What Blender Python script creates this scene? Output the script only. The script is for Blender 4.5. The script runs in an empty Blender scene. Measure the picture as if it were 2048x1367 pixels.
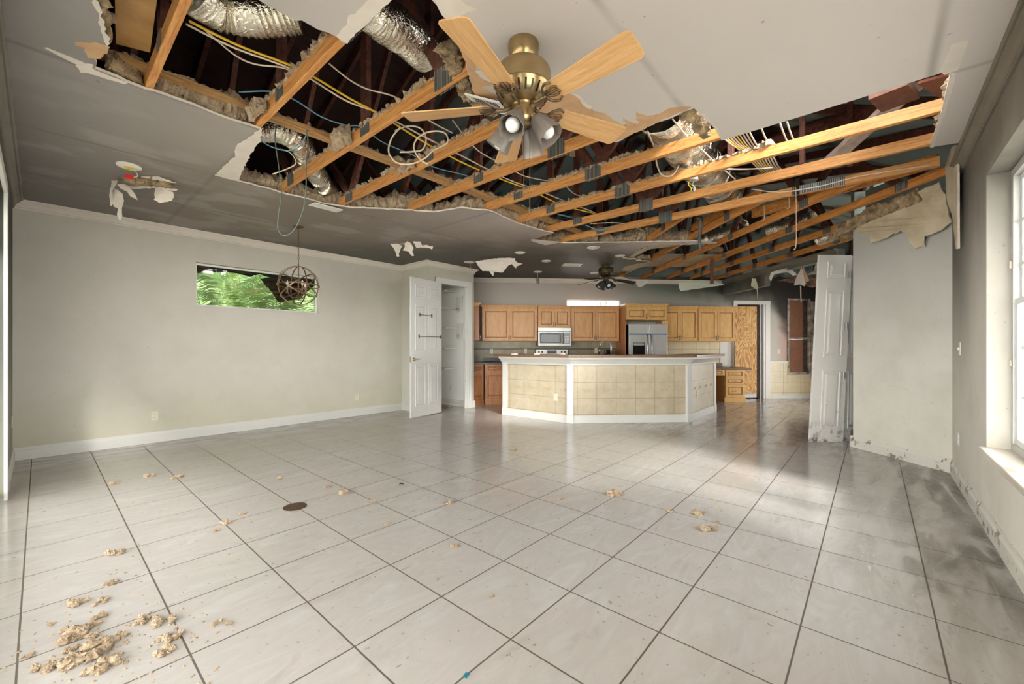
import bpy, bmesh, math, random
from mathutils import Vector, Matrix, noise, Euler
from mathutils.geometry import tessellate_polygon
C = bpy.context.scene
col = C.collection
PI = math.pi
R2 = math.sqrt(2)
KR = -PI / 4
random.seed(7)

# ---------------------------------------------------------------- camera, sky, exposure
YAW = math.radians(-48.85)
FPX = 826.0
EYE = 1.22
cam_d = bpy.data.cameras.new('camera')
cam = bpy.data.objects.new('camera', cam_d)
col.objects.link(cam)
cam.location = (0, 0, EYE)
cam.rotation_euler = (PI / 2, 0, YAW)
cam_d.sensor_width = 36
cam_d.lens = FPX / 2048 * 36
cam_d.shift_y = 11.5 / 2048
cam_d.clip_start = 0.02
C.camera = cam

W = bpy.data.worlds.new('sky'); C.world = W; W.use_nodes = True
wn = W.node_tree.nodes; wl = W.node_tree.links; wn.clear()
wo = wn.new('ShaderNodeOutputWorld'); wb = wn.new('ShaderNodeBackground')
tc = wn.new('ShaderNodeTexCoord'); sp = wn.new('ShaderNodeSeparateXYZ'); cr = wn.new('ShaderNodeValToRGB')
wl.new(tc.outputs['Generated'], sp.inputs[0]); wl.new(sp.outputs['Z'], cr.inputs[0])
cr.color_ramp.elements[0].position = 0.0; cr.color_ramp.elements[0].color = (1.0, 0.985, 0.965, 1)
cr.color_ramp.elements[1].position = 0.6; cr.color_ramp.elements[1].color = (0.94, 0.965, 1.0, 1)
wl.new(cr.outputs[0], wb.inputs['Color']); wb.inputs['Strength'].default_value = 15.0
wl.new(wb.outputs[0], wo.inputs['Surface'])

def portal(name, loc, rot, sx, sy):
    l = bpy.data.lights.new(name, 'AREA'); l.shape = 'RECTANGLE'; l.size = sx; l.size_y = sy
    l.cycles.is_portal = True
    o = bpy.data.objects.new(name, l); o.location = loc; o.rotation_euler = rot; col.objects.link(o)
portal('window_daylight', (3.1, -0.86, 1.47), (-PI / 2, 0, 0), 2.6, 1.9)
portal('sliding_door_daylight', (-0.42, 2.7, 1.22), (0, PI / 2, 0), 2.45, 5.0)
portal('window_daylight', (.85, -0.86, 1.47), (-PI / 2, 0, 0), 1.6, 1.9)  # portal at the unseen window added for fill daylight
portal('window_daylight', (2.25, 7.2, 2.1), (PI / 2, 0, 0), 1.7, 0.62)
portal('nook_fill_daylight', ((7.6 + 8.25) / R2, (7.6 - 8.25) / R2, 1.15), (-PI / 2, 0, KR + PI / 2 + PI), 1.5, 2.2)  # portal at the opening added in the nook wall

sun_d = bpy.data.lights.new('hazy_sun', 'SUN'); sun_d.energy = 16; sun_d.angle = math.radians(14); sun_d.color = (1, .97, .92)
sun_o = bpy.data.objects.new('hazy_sun', sun_d); col.objects.link(sun_o); sun_o.location = (0, -8, 8)
sun_o.rotation_euler = Vector((-.42, -1.0, .66)).to_track_quat('Z', 'Y').to_euler()

vs = C.view_settings
vs.view_transform = 'Standard'; vs.look = 'None'; vs.exposure = 0.20; vs.gamma = 1.0
try: vs.use_curve_mapping = False
except Exception: pass
C.cycles.max_bounces = 9; C.cycles.diffuse_bounces = 6; C.cycles.glossy_bounces = 4
C.cycles.transparent_max_bounces = 10
C.cycles.sample_clamp_indirect = 8
C.cycles.caustics_reflective = False; C.cycles.caustics_refractive = False
C.cycles.use_denoising = True

# ---------------------------------------------------------------- geometry of the place
cF, sF = math.cos(-YAW), math.sin(-YAW)
FW = (sF, cF); RT = (cF, -sF)
def D(px, py):
    X = (px - 1024) / FPX; Z = (695 - py) / FPX
    return (FW[0] + X * RT[0], FW[1] + X * RT[1], Z)
def at(px, py, z):
    "point of the horizontal plane at height z seen at that place of the photograph"
    d = D(px, py); k = (z - EYE) / d[2]; return (d[0] * k, d[1] * k, z)
def atd(px, py, dep):
    d = D(px, py); return (d[0] * dep, d[1] * dep, EYE + d[2] * dep)
def atv(px, py, v):
    d = D(px, py); k = v / d[1]; return (d[0] * k, v, EYE + d[2] * k)
def att(px, py, t):
    d = D(px, py); k = t * R2 / (d[0] - d[1]); return (d[0] * k, d[1] * k, EYE + d[2] * k)
def ats(px, py, s):
    d = D(px, py); k = s * R2 / (d[0] + d[1]); return (d[0] * k, d[1] * k, EYE + d[2] * k)
def K(t, s, z=0.0):
    "kitchen axes: t along the kitchen wall, s towards it"
    return ((s + t) / R2, (s - t) / R2, z)
KR = -PI / 4
CEIL = 2.82

def rgb(r, g, b):
    f = lambda c: (c / 255 / 12.92) if c / 255 <= 0.04045 else ((c / 255 + 0.055) / 1.055) ** 2.4
    return (f(r), f(g), f(b), 1)

# ---------------------------------------------------------------- mesh builder
class MB:
    def __init__(s): s.v = []; s.f = []; s.m = []
    def add(s, vs_, fs, mi=0):
        n = len(s.v); s.v += [tuple(p) for p in vs_]; s.f += [tuple(i + n for i in f) for f in fs]; s.m += [mi] * len(fs); return s
    def box(s, x0, y0, z0, x1, y1, z1, mi=0):
        x0, x1 = min(x0, x1), max(x0, x1); y0, y1 = min(y0, y1), max(y0, y1); z0, z1 = min(z0, z1), max(z0, z1)
        v = [(x0, y0, z0), (x1, y0, z0), (x1, y1, z0), (x0, y1, z0), (x0, y0, z1), (x1, y0, z1), (x1, y1, z1), (x0, y1, z1)]
        return s.add(v, [(0, 3, 2, 1), (4, 5, 6, 7), (0, 1, 5, 4), (1, 2, 6, 5), (2, 3, 7, 6), (3, 0, 4, 7)], mi)
    def hexa(s, b, t, mi=0):
        "b and t: four points each, matching"
        return s.add(list(b) + list(t), [(0, 3, 2, 1), (4, 5, 6, 7), (0, 1, 5, 4), (1, 2, 6, 5), (2, 3, 7, 6), (3, 0, 4, 7)], mi)
    def frust(s, x0, z0, x1, z1, yb, yf, inset, mi=0):
        "raised field on a face looking to -y"
        a = [(x0, yb, z0), (x1, yb, z0), (x1, yb, z1), (x0, yb, z1)]
        b = [(x0 + inset, yf, z0 + inset), (x1 - inset, yf, z0 + inset), (x1 - inset, yf, z1 - inset), (x0 + inset, yf, z1 - inset)]
        return s.add(a + b, [(4, 5, 6, 7), (0, 1, 5, 4), (1, 2, 6, 5), (2, 3, 7, 6), (3, 0, 4, 7)], mi)
    def beam(s, a, b, w, h, up=(0, 0, 1), mi=0, wob=0):
        a = Vector(a); b = Vector(b); d = (b - a).normalized(); U = Vector(up)
        x = d.cross(U)
        if x.length < 1e-4: x = d.cross(Vector((1, 0, 0)))
        x.normalize(); u = x.cross(d).normalized()
        q = [x * (i * w / 2) + u * (j * h / 2) for i, j in ((-1, -1), (1, -1), (1, 1), (-1, 1))]
        return s.hexa([a + p for p in q], [b + p for p in q], mi)
    def tube(s, path, r, n=8, mi=0, cap=True, rf=None):
        P_ = [Vector(p) for p in path]; rings = []; prev = None
        for i, p in enumerate(P_):
            d = (P_[min(i + 1, len(P_) - 1)] - P_[max(i - 1, 0)])
            d = d.normalized() if d.length > 1e-9 else Vector((0, 0, 1))
            if prev is None:
                x = d.cross(Vector((0, 0, 1)))
                if x.length < 1e-3: x = d.cross(Vector((1, 0, 0)))
            else:
                x = prev - d * prev.dot(d)
                if x.length < 1e-6: x = d.cross(Vector((1, 0, 0)))
            x.normalize(); prev = x; y = d.cross(x)
            rr = rf(i) if rf else (r[i] if isinstance(r, (list, tuple)) else r)
            rings.append([p + (x * math.cos(2 * PI * k / n) + y * math.sin(2 * PI * k / n)) * rr for k in range(n)])
        v = [q for g in rings for q in g]; f = []
        for i in range(len(P_) - 1):
            for k in range(n):
                f.append((i * n + k, i * n + (k + 1) % n, (i + 1) * n + (k + 1) % n, (i + 1) * n + k))
        if cap:
            f.append(tuple(range(n))[::-1]); f.append(tuple((len(P_) - 1) * n + k for k in range(n)))
        return s.add(v, f, mi)
    def lathe(s, prof, n=24, M=None, mi=0, rad=None):
        "profile of (r, z) turned about z"
        v = []; f = []
        for j, (r, z) in enumerate(prof):
            for k in range(n):
                a = 2 * PI * k / n; rr = r * (rad(k, j) if rad else 1)
                p = Vector((rr * math.cos(a), rr * math.sin(a), z)); v.append(M @ p if M else p)
        for j in range(len(prof) - 1):
            for k in range(n):
                f.append((j * n + k, j * n + (k + 1) % n, (j + 1) * n + (k + 1) % n, (j + 1) * n + k))
        f.append(tuple(range(n))[::-1]); f.append(tuple((len(prof) - 1) * n + k for k in range(n)))
        return s.add(v, f, mi)
    def prism(s, poly, z0, z1, mi=0, side=None):
        "simple polygon in xy, filled and thickened"
        n = len(poly)
        tri = tessellate_polygon([[Vector((p[0], p[1], 0)) for p in poly]])
        v = [(p[0], p[1], z0) for p in poly] + [(p[0], p[1], z1) for p in poly]
        fb = []; ft = []
        for t in tri:
            a, b, c = [Vector((poly[i][0], poly[i][1], 0)) for i in t]
            t = t if (b - a).cross(c - a).z > 0 else (t[0], t[2], t[1])
            ft.append(tuple(i + n for i in t)); fb.append((t[0], t[2], t[1]))
        s.add(v, fb + ft, mi); k = len(s.v) - 2 * n
        for i in range(n):
            j = (i + 1) % n; s.f.append((k + i, k + j, k + n + j, k + n + i)); s.m.append(mi if side is None else side)
        return s
    def map(s, fn): s.v = [tuple(fn(Vector(p))) for p in s.v]; return s
    def build(s, name, mats, parent=None, loc=None, rz=None, smooth=False, bevel=0, kind=None, angle=None):
        me = bpy.data.meshes.new(name); me.from_pydata(s.v, [], s.f)
        if not isinstance(mats, (list, tuple)): mats = [mats]
        for m in mats: me.materials.append(m)
        for p, i in zip(me.polygons, s.m): p.material_index = i
        bm = bmesh.new(); bm.from_mesh(me); bmesh.ops.recalc_face_normals(bm, faces=bm.faces); bm.to_mesh(me); bm.free()
        if smooth:
            for p in me.polygons: p.use_smooth = True
            if angle:
                try: me.set_sharp_from_angle(angle=math.radians(angle))
                except Exception: pass
        me.update()
        o = bpy.data.objects.new(name, me); col.objects.link(o)
        if parent: o.parent = parent
        if loc is not None: o.location = loc
        if rz is not None: o.rotation_euler = (0, 0, rz)
        if bevel:
            b = o.modifiers.new('edge', 'BEVEL'); b.width = bevel; b.segments = 2; b.limit_method = 'ANGLE'
        if kind: o['kind'] = kind
        return o

def tag(o, label=None, cat=None, group=None, kind=None):
    if label: o['label'] = label
    if cat: o['category'] = cat
    if group: o['group'] = group
    if kind: o['kind'] = kind
    return o
def thing(name, label, cat, loc=(0, 0, 0), rz=0, group=None, kind=None):
    o = bpy.data.objects.new(name, None); col.objects.link(o); o.location = loc; o.rotation_euler = (0, 0, rz)
    return tag(o, label, cat, group, kind)
def copy_tree(o, parent=None):
    c = o.copy(); col.objects.link(c); c.parent = parent
    for ch in list(o.children): copy_tree(ch, c)
    return c

# ---------------------------------------------------------------- materials
class NT:
    def __init__(s, name):
        s.m = bpy.data.materials.new(name); s.m.use_nodes = True
        s.n = s.m.node_tree.nodes; s.l = s.m.node_tree.links
        s.b = s.n['Principled BSDF']; s.g = None
    def pos(s, scale=(1, 1, 1), rot=(0, 0, 0), obj=False):
        if obj:
            t = s.n.new('ShaderNodeTexCoord'); o = t.outputs['Object']
        else:
            t = s.n.new('ShaderNodeNewGeometry'); o = t.outputs['Position']
        mp = s.n.new('ShaderNodeMapping'); mp.inputs['Scale'].default_value = scale; mp.inputs['Rotation'].default_value = rot
        s.l.new(o, mp.inputs[0]); return mp.outputs[0]
    def noise(s, vec, scale=5, detail=4, rough=0.55, dist=0):
        t = s.n.new('ShaderNodeTexNoise'); t.inputs['Scale'].default_value = scale; t.inputs['Detail'].default_value = detail
        t.inputs['Roughness'].default_value = rough; t.inputs['Distortion'].default_value = dist
        s.l.new(vec, t.inputs['Vector']); return t.outputs['Fac']
    def ramp(s, f, stops):
        t = s.n.new('ShaderNodeValToRGB'); e = t.color_ramp.elements
        while len(e) < len(stops): e.new(0.5)
        for i, (p, c) in enumerate(stops): e[i].position = p; e[i].color = c if len(c) == 4 else (*c, 1)
        s.l.new(f, t.inputs[0]); return t.outputs[0]
    def math(s, op, a, b=None, clamp=False):
        t = s.n.new('ShaderNodeMath'); t.operation = op; t.use_clamp = clamp
        for i, q in enumerate((a, b)):
            if q is None: continue
            if hasattr(q, 'type') and not isinstance(q, (int, float)): s.l.new(q, t.inputs[i])
            else: t.inputs[i].default_value = q
        return t.outputs[0]
    def maprange(s, v, a, b, c=0, d=1, smooth=True):
        t = s.n.new('ShaderNodeMapRange'); t.interpolation_type = 'SMOOTHSTEP' if smooth else 'LINEAR'
        s.l.new(v, t.inputs[0])
        for i, q in enumerate((a, b, c, d)): t.inputs[i + 1].default_value = q
        return t.outputs[0]
    def mix(s, f, a, b, mode='MIX'):
        t = s.n.new('ShaderNodeMix'); t.data_type = 'RGBA'; t.blend_type = mode
        for sock, q in ((t.inputs['Factor'], f), (t.inputs['A'] if False else t.inputs[6], a), (t.inputs[7], b)):
            if hasattr(q, 'node'): s.l.new(q, sock)
            elif isinstance(q, (int, float)): sock.default_value = q
            else: sock.default_value = q
        return t.outputs[2]
    def xyz(s, v):
        t = s.n.new('ShaderNodeSeparateXYZ'); s.l.new(v, t.inputs[0]); return t.outputs
    def color(s, c): s.l.new(c, s.b.inputs['Base Color']) if hasattr(c, 'node') else setattr(s.b.inputs['Base Color'], 'default_value', c)
    def rough(s, r): s.l.new(r, s.b.inputs['Roughness']) if hasattr(r, 'node') else setattr(s.b.inputs['Roughness'], 'default_value', r)
    def bump(s, h, strength=0.3, dist=0.01):
        t = s.n.new('ShaderNodeBump'); t.inputs['Strength'].default_value = strength; t.inputs['Distance'].default_value = dist
        s.l.new(h, t.inputs['Height']); s.l.new(t.outputs[0], s.b.inputs['Normal'])
    def met(s, v): s.b.inputs['Metallic'].default_value = v

def simple(name, c, rough=0.6, metal=0, var=0.0, scale=12, bump=0, bscale=60, c2=None, bd=0.005):
    t = NT(name); t.rough(rough); t.met(metal)
    if var or c2:
        c2 = c2 or tuple(x * (1 - var) for x in c[:3]) + (1,)
        t.color(t.ramp(t.noise(t.pos(obj=True), scale, 5), [(0.3, c), (0.7, c2)]))
    else: t.color(c)
    if bump: t.bump(t.noise(t.pos(obj=True), bscale, 5), bump, bd)
    return t.m

def wood(name, ca, cb, cc, scale=(1, 1, 12), rough=0.5, knots=True, ns=3, bump=0.1, obj=True):
    t = NT(name); v = t.pos(scale, obj=obj)
    a = t.noise(v, ns, 5, 0.6, 1.2); b = t.noise(t.pos((scale[0] * 4, scale[1] * 4, scale[2] * 4), obj=obj), ns * 2, 3)
    c = t.ramp(t.math('ADD', t.math('MULTIPLY', a, 0.75), t.math('MULTIPLY', b, 0.25)), [(0.34, ca), (0.5, cb), (0.66, cc)])
    if knots:
        c = t.mix(t.maprange(t.noise(t.pos((1, 1, 1), obj=obj), 2.2, 3), 0.62, 0.75), c, (cc[0] * .45, cc[1] * .4, cc[2] * .4, 1))
    t.color(c); t.rough(rough)
    if bump: t.bump(a, bump, 0.004)
    return t.m

M = {}
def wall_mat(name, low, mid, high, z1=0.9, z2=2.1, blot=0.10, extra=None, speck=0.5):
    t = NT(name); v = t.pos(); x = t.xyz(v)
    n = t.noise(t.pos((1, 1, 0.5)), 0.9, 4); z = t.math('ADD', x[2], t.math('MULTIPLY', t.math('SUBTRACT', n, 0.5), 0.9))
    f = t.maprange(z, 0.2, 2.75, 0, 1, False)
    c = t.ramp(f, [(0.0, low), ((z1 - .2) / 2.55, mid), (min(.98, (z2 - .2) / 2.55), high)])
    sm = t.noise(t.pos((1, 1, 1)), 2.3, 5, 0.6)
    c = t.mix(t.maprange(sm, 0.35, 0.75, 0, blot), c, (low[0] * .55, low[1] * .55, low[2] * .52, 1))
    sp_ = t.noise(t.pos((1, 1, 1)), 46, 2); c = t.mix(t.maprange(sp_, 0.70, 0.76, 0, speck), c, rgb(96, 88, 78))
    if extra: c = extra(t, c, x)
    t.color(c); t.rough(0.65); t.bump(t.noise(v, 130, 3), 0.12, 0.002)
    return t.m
def soot_at_window(t, c, x):
    # smoke stain where the heat ran up beside the corner and under the crown
    n = t.noise(t.pos((1, 1, .35)), 3.1, 4)
    a = t.maprange(t.math('ADD', x[2], t.math('MULTIPLY', n, 1.2)), 2.0, 3.6, 0, .75)
    b = t.maprange(t.math('ADD', x[0], t.math('MULTIPLY', n, .4)), 4.55, 5.7, 0, .75)
    c = t.mix(a, c, rgb(66, 63, 58)); return t.mix(t.math('MULTIPLY', b, t.maprange(x[2], .5, 2.6, .1, 1)), c, rgb(48, 46, 42))
def soot_nook(t, c, x):
    c = t.mix(t.maprange(x[2], 2.2, 2.7, 0, .3), c, rgb(150, 132, 124))
    n = t.noise(t.pos((1, 1, 1)), 1.7, 5)
    tt = t.math('MULTIPLY', t.math('SUBTRACT', x[0], x[1]), 1 / R2)
    zz = t.math('ADD', x[2], t.math('MULTIPLY', n, .9))
    edge = t.math('SUBTRACT', 3.5, t.math('ADD', t.math('MULTIPLY', t.maprange(tt, 3.0, 6.8), .62), t.math('MULTIPLY', t.maprange(tt, 6.8, 7.4), .75)))
    f = t.maprange(t.math('SUBTRACT', zz, edge), -.45, .25)
    f = t.math('MULTIPLY', f, t.maprange(tt, 2.2, 5.4))
    c = t.mix(t.maprange(t.math('SUBTRACT', zz, edge), -.95, -.2, 0, .55), c, rgb(176, 128, 112)) if False else c
    c = t.mix(t.math('MULTIPLY', t.maprange(tt, 2.2, 4.6), t.maprange(x[2], 1.9, 2.75, .10, .95)), c, rgb(80, 94, 80))
    red = t.math('MULTIPLY', t.maprange(tt, 6.95, 7.35), t.maprange(t.math('ABSOLUTE', t.math('SUBTRACT', tt, 7.3)), .5, .0, 0, .55))
    c = t.mix(red, c, rgb(196, 128, 112))
    return t.mix(f, c, rgb(46, 41, 38))
M['wall_left'] = wall_mat('wall_paint_left', rgb(202, 197, 178), rgb(208, 202, 192), rgb(196, 190, 180), blot=.16)
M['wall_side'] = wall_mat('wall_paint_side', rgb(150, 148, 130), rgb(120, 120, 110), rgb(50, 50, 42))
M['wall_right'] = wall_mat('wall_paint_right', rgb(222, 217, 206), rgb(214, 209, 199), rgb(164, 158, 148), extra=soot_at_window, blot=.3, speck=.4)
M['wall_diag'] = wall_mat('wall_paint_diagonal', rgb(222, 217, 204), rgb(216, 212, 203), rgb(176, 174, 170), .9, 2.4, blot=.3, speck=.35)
M['wall_kitchen'] = wall_mat('wall_paint_kitchen', rgb(216, 210, 200), rgb(212, 205, 196), rgb(198, 190, 182), extra=soot_nook)
M['pantry'] = wall_mat('wall_paint_pantry', rgb(208, 208, 198), rgb(204, 204, 194), rgb(190, 186, 172))
M['pantry_in'] = wall_mat('wall_paint_pantry_inside', rgb(244, 244, 240), rgb(246, 246, 242), rgb(244, 244, 240), speck=.2)

def ceiling_mat():
    t = NT('ceiling_paint'); v = t.pos(); x = t.xyz(v)
    s_ = t.math('MULTIPLY', t.math('ADD', x[0], x[1]), 1 / R2)
    n = t.noise(t.pos(), 0.7, 4); n2 = t.noise(t.pos((1, 1.6, 1)), 1.1, 3)
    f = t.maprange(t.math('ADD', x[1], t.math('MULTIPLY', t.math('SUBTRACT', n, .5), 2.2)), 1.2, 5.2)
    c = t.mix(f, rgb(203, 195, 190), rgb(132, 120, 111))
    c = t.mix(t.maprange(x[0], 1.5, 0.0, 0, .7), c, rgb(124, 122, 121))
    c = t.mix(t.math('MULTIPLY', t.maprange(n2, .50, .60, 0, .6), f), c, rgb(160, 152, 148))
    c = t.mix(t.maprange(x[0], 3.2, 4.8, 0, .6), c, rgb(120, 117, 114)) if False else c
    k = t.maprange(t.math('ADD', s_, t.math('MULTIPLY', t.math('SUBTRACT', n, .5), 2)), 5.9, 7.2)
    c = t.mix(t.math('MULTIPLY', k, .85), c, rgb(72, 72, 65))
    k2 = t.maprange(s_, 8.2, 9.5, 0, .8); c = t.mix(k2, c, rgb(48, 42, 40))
    # taped joints every 4 ft that took up more smoke
    j = t.math('ABSOLUTE', t.math('SUBTRACT', t.math('FRACT', t.math('MULTIPLY', t.math('SUBTRACT', x[1], 3.39), 1 / 1.215)), .5))
    j = t.maprange(j, .47, .5, 0, .42); c = t.mix(t.math('MULTIPLY', j, t.maprange(n2, .3, .6)), c, rgb(70, 64, 60))
    j = t.math('ABSOLUTE', t.math('SUBTRACT', t.math('FRACT', t.math('MULTIPLY', t.math('SUBTRACT', x[0], 1.07), 1 / 2.43)), .5))
    j = t.maprange(j, .485, .5, 0, .3); c = t.mix(j, c, rgb(80, 74, 70))
    sp_ = t.noise(t.pos(), 19, 2); c = t.mix(t.maprange(sp_, .74, .8, 0, .5), c, rgb(60, 56, 52))
    t.color(c); t.rough(.6); t.bump(t.noise(v, 90, 3), .1, .002); return t.m
M['ceiling'] = ceiling_mat()

def floor_mat():
    t = NT('floor_tile'); v = t.pos(); x = t.xyz(v); P_ = .4515
    def line(c, off):
        q = t.math('FRACT', t.math('MULTIPLY', t.math('SUBTRACT', c, off - P_ / 2), 1 / P_))
        return t.math('ABSOLUTE', t.math('SUBTRACT', q, .5))
    a = line(x[0], -.056); b = line(x[1], -.212)
    d = t.math('MINIMUM', a, b)
    g = t.maprange(d, .0060, .0095, 1, 0, False)
    fl = t.n.new('ShaderNodeVectorMath'); fl.operation = 'SNAP'; t.l.new(v, fl.inputs[0]); fl.inputs[1].default_value = (P_, P_, 1)
    tl = t.n.new('ShaderNodeTexWhiteNoise'); t.l.new(fl.outputs[0], tl.inputs[0])
    m1 = t.noise(t.pos((.9, 2.6, 1), (0, 0, .25)), 2.2, 6, .62, 1.5)
    c = t.ramp(m1, [(.28, rgb(190, 188, 186)), (.5, rgb(180, 175, 170)), (.62, rgb(186, 181, 177)), (.8, rgb(152, 142, 136))])
    c = t.mix(t.math('MULTIPLY', tl.outputs[0], .14), c, rgb(180, 172, 166))
    # dirt trodden in: heaviest along the right wall, by the door and the far left corner
    n = t.noise(t.pos(), 1.5, 6, .65); n2 = t.noise(t.pos((.7, 2.6, 1), (0, 0, .3)), 3.2, 7, .62, .8)
    dr = t.maprange(t.math('ADD', x[1], t.math('MULTIPLY', n, 1.3)), 1.0, .0)
    dr = t.math('MULTIPLY', dr, t.maprange(n2, .38, .62, .25, 1))
    dr = t.math('MULTIPLY', dr, t.maprange(x[0], 2.2, 3.3))
    c = t.mix(t.math('MULTIPLY', dr, .85), c, rgb(92, 86, 72))
    dl = t.math('MULTIPLY', t.maprange(t.math('ADD', x[1], n), 6.3, 7.4), t.maprange(n2, .4, .62, .2, 1))
    c = t.mix(t.math('MULTIPLY', dl, .6), c, rgb(112, 96, 76))
    df = t.math('MULTIPLY', t.maprange(t.math('ADD', x[0], n), 5.6, 7.2), t.maprange(n2, .36, .70))
    c = t.mix(t.math('MULTIPLY', df, .6), c, rgb(110, 94, 76))
    d0 = t.math('MULTIPLY', t.maprange(n, .5, .72), t.maprange(n2, .48, .66)); c = t.mix(t.math('MULTIPLY', d0, .4), c, rgb(140, 122, 104))
    sk = t.noise(t.pos((1, 1, 1)), 28, 3, .6); c = t.mix(t.maprange(sk, .665, .71, 0, .7), c, rgb(142, 116, 92))
    c = t.mix(t.math('MULTIPLY', g, .95), c, rgb(84, 70, 60))
    t.color(c)
    r = t.maprange(n2, .3, .75, .07, .24, False); r = t.math('ADD', r, t.math('MULTIPLY', dr, .3)); r = t.math('ADD', r, t.math('MULTIPLY', g, .5), True); t.rough(r)
    h = t.math('SUBTRACT', t.math('MULTIPLY', t.noise(t.pos(), 4, 2), .12), g); t.bump(h, .35, .0025)
    t.b.inputs['Specular IOR Level'].default_value = .55
    return t.m
M['floor'] = floor_mat()

def trim_mat(name, c, dirt=.0):
    t = NT(name); n = t.noise(t.pos(), 7, 6, .7)
    cc = t.mix(t.maprange(n, .66 - dirt, .71 - dirt, 0, .8 if dirt else .15), c, rgb(96, 78, 64)); t.color(cc); t.rough(.4); return t.m
M['trim'] = trim_mat('trim_white', rgb(214, 212, 207)); M['trim_dirty'] = trim_mat('trim_white_muddied', rgb(216, 212, 202), .10)
M['crown'] = simple('crown_smoked', rgb(222, 214, 204), .5, var=.08, scale=3)
M['crown_dark'] = simple('crown_sooty', rgb(128, 120, 108), .5, var=.35, scale=2)
M['door'] = simple('door_white', rgb(216, 215, 212), .4, var=.05, scale=4)
def leaf_dirty():
    t = NT('door_white_muddied'); x = t.xyz(t.pos()); n = t.noise(t.pos(), 30, 4, .7)
    lo = t.maprange(x[2], 1.5, .05, -.04, .07, False); f = t.maprange(t.math('ADD', n, lo), .69, .72, 0, .8)
    b = t.math('MULTIPLY', t.maprange(x[2], .32, .05), t.maprange(t.noise(t.pos(), 9, 5), .45, .62)); c = t.mix(f, rgb(228, 225, 220), rgb(96, 80, 66))
    t.color(t.mix(t.math('MULTIPLY', b, .8), c, rgb(60, 48, 40))); t.rough(.45); return t.m
M['door_dirty'] = leaf_dirty()
M['gypsum'] = simple('gypsum_core', rgb(226, 216, 204), .85, var=.12, scale=18, bump=.4)
M['paper_white'] = simple('torn_paint_white', rgb(222, 212, 202), .7, var=.1, scale=10)
M['kraft'] = simple('torn_kraft_paper', rgb(206, 170, 132), .85, c2=rgb(190, 150, 112), scale=9)
M['paper_grey'] = simple('drywall_back_beige', rgb(206, 192, 166), .85, c2=rgb(176, 160, 132), scale=6)
M['insul'] = simple('blown_insulation', rgb(198, 178, 152), .95, c2=rgb(150, 128, 104), scale=22, bump=1.0, bscale=90, bd=.012)
M['insul_sooty'] = simple('blown_insulation_sooty', rgb(196, 172, 136), .95, c2=rgb(104, 84, 62), scale=12, bump=1.0, bscale=90, bd=.012)
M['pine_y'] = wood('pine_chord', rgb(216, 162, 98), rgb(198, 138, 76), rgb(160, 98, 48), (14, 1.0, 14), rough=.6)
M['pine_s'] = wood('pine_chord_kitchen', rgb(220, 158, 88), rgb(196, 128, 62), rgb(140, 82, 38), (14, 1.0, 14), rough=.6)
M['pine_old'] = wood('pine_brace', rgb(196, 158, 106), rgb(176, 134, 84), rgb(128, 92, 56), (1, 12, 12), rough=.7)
M['attic'] = wood('dark_rafter', rgb(116, 70, 54), rgb(92, 52, 40), rgb(52, 30, 26), (5, 5, 5), rough=.7)  # rafters and webs in a darker wood than the pine chords
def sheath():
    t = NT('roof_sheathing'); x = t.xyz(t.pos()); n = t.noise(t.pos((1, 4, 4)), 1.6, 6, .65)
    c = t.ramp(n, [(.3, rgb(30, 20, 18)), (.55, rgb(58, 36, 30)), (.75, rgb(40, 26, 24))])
    f = t.math('MULTIPLY', t.maprange(x[0], 3.0, 4.4), t.maprange(t.noise(t.pos((2, 1, 1)), 1.1, 2), .36, .5))  # teal-grey daylight on the far sheathing, painted into its colour
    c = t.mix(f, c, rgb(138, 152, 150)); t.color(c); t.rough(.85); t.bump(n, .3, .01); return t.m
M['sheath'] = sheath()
def plate_mat():
    t = NT('galvanized_nail_plate'); v = t.pos(obj=True); w = t.n.new('ShaderNodeTexWave'); w.bands_direction = 'Y'; w.inputs['Scale'].default_value = 22
    t.l.new(v, w.inputs[0]); c = t.ramp(w.outputs['Fac'], [(.3, rgb(66, 66, 66)), (.7, rgb(158, 158, 152))]); t.color(c); t.rough(.45); t.met(.6); t.bump(w.outputs['Fac'], .6, .004); return t.m
M['plate'] = plate_mat()
def foil():
    t = NT('crinkled_foil'); t.met(1.0); t.rough(.22); n = t.noise(t.pos((3, 3, 3)), 11, 2, .5, 2.0)
    t.color(rgb(236, 230, 214)); t.bump(n, .9, .008); return t.m
M['foil'] = foil()
M['w_yel'] = simple('cable_yellow', rgb(226, 184, 44), .5); M['w_wht'] = simple('cable_white', rgb(216, 200, 180), .5, var=.15)
M['w_blu'] = simple('cable_blue', rgb(104, 150, 172), .5); M['w_grn'] = simple('cable_grey_green', rgb(84, 98, 94), .5)
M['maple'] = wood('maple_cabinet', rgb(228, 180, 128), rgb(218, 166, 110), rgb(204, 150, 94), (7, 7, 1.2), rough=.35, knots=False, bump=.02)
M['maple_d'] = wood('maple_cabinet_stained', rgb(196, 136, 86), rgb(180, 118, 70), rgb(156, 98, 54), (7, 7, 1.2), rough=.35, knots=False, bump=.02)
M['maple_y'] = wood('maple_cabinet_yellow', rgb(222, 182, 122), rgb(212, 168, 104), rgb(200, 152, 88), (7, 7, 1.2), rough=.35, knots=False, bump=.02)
M['glaze'] = simple('dark_glaze', rgb(122, 72, 36), .5)
M['pewter'] = simple('pewter_pull', rgb(150, 142, 132), .3, 1)
M['steel'] = simple('stainless_steel', rgb(168, 167, 165), .28, .9, var=.1, scale=3)
M['steel_l'] = simple('stainless_door', rgb(206, 205, 201), .34, .35, var=.12, scale=4)
M['black'] = simple('black_plastic', rgb(18, 18, 19), .25); M['dkglass'] = simple('oven_glass', rgb(70, 74, 76), .12)
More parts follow.
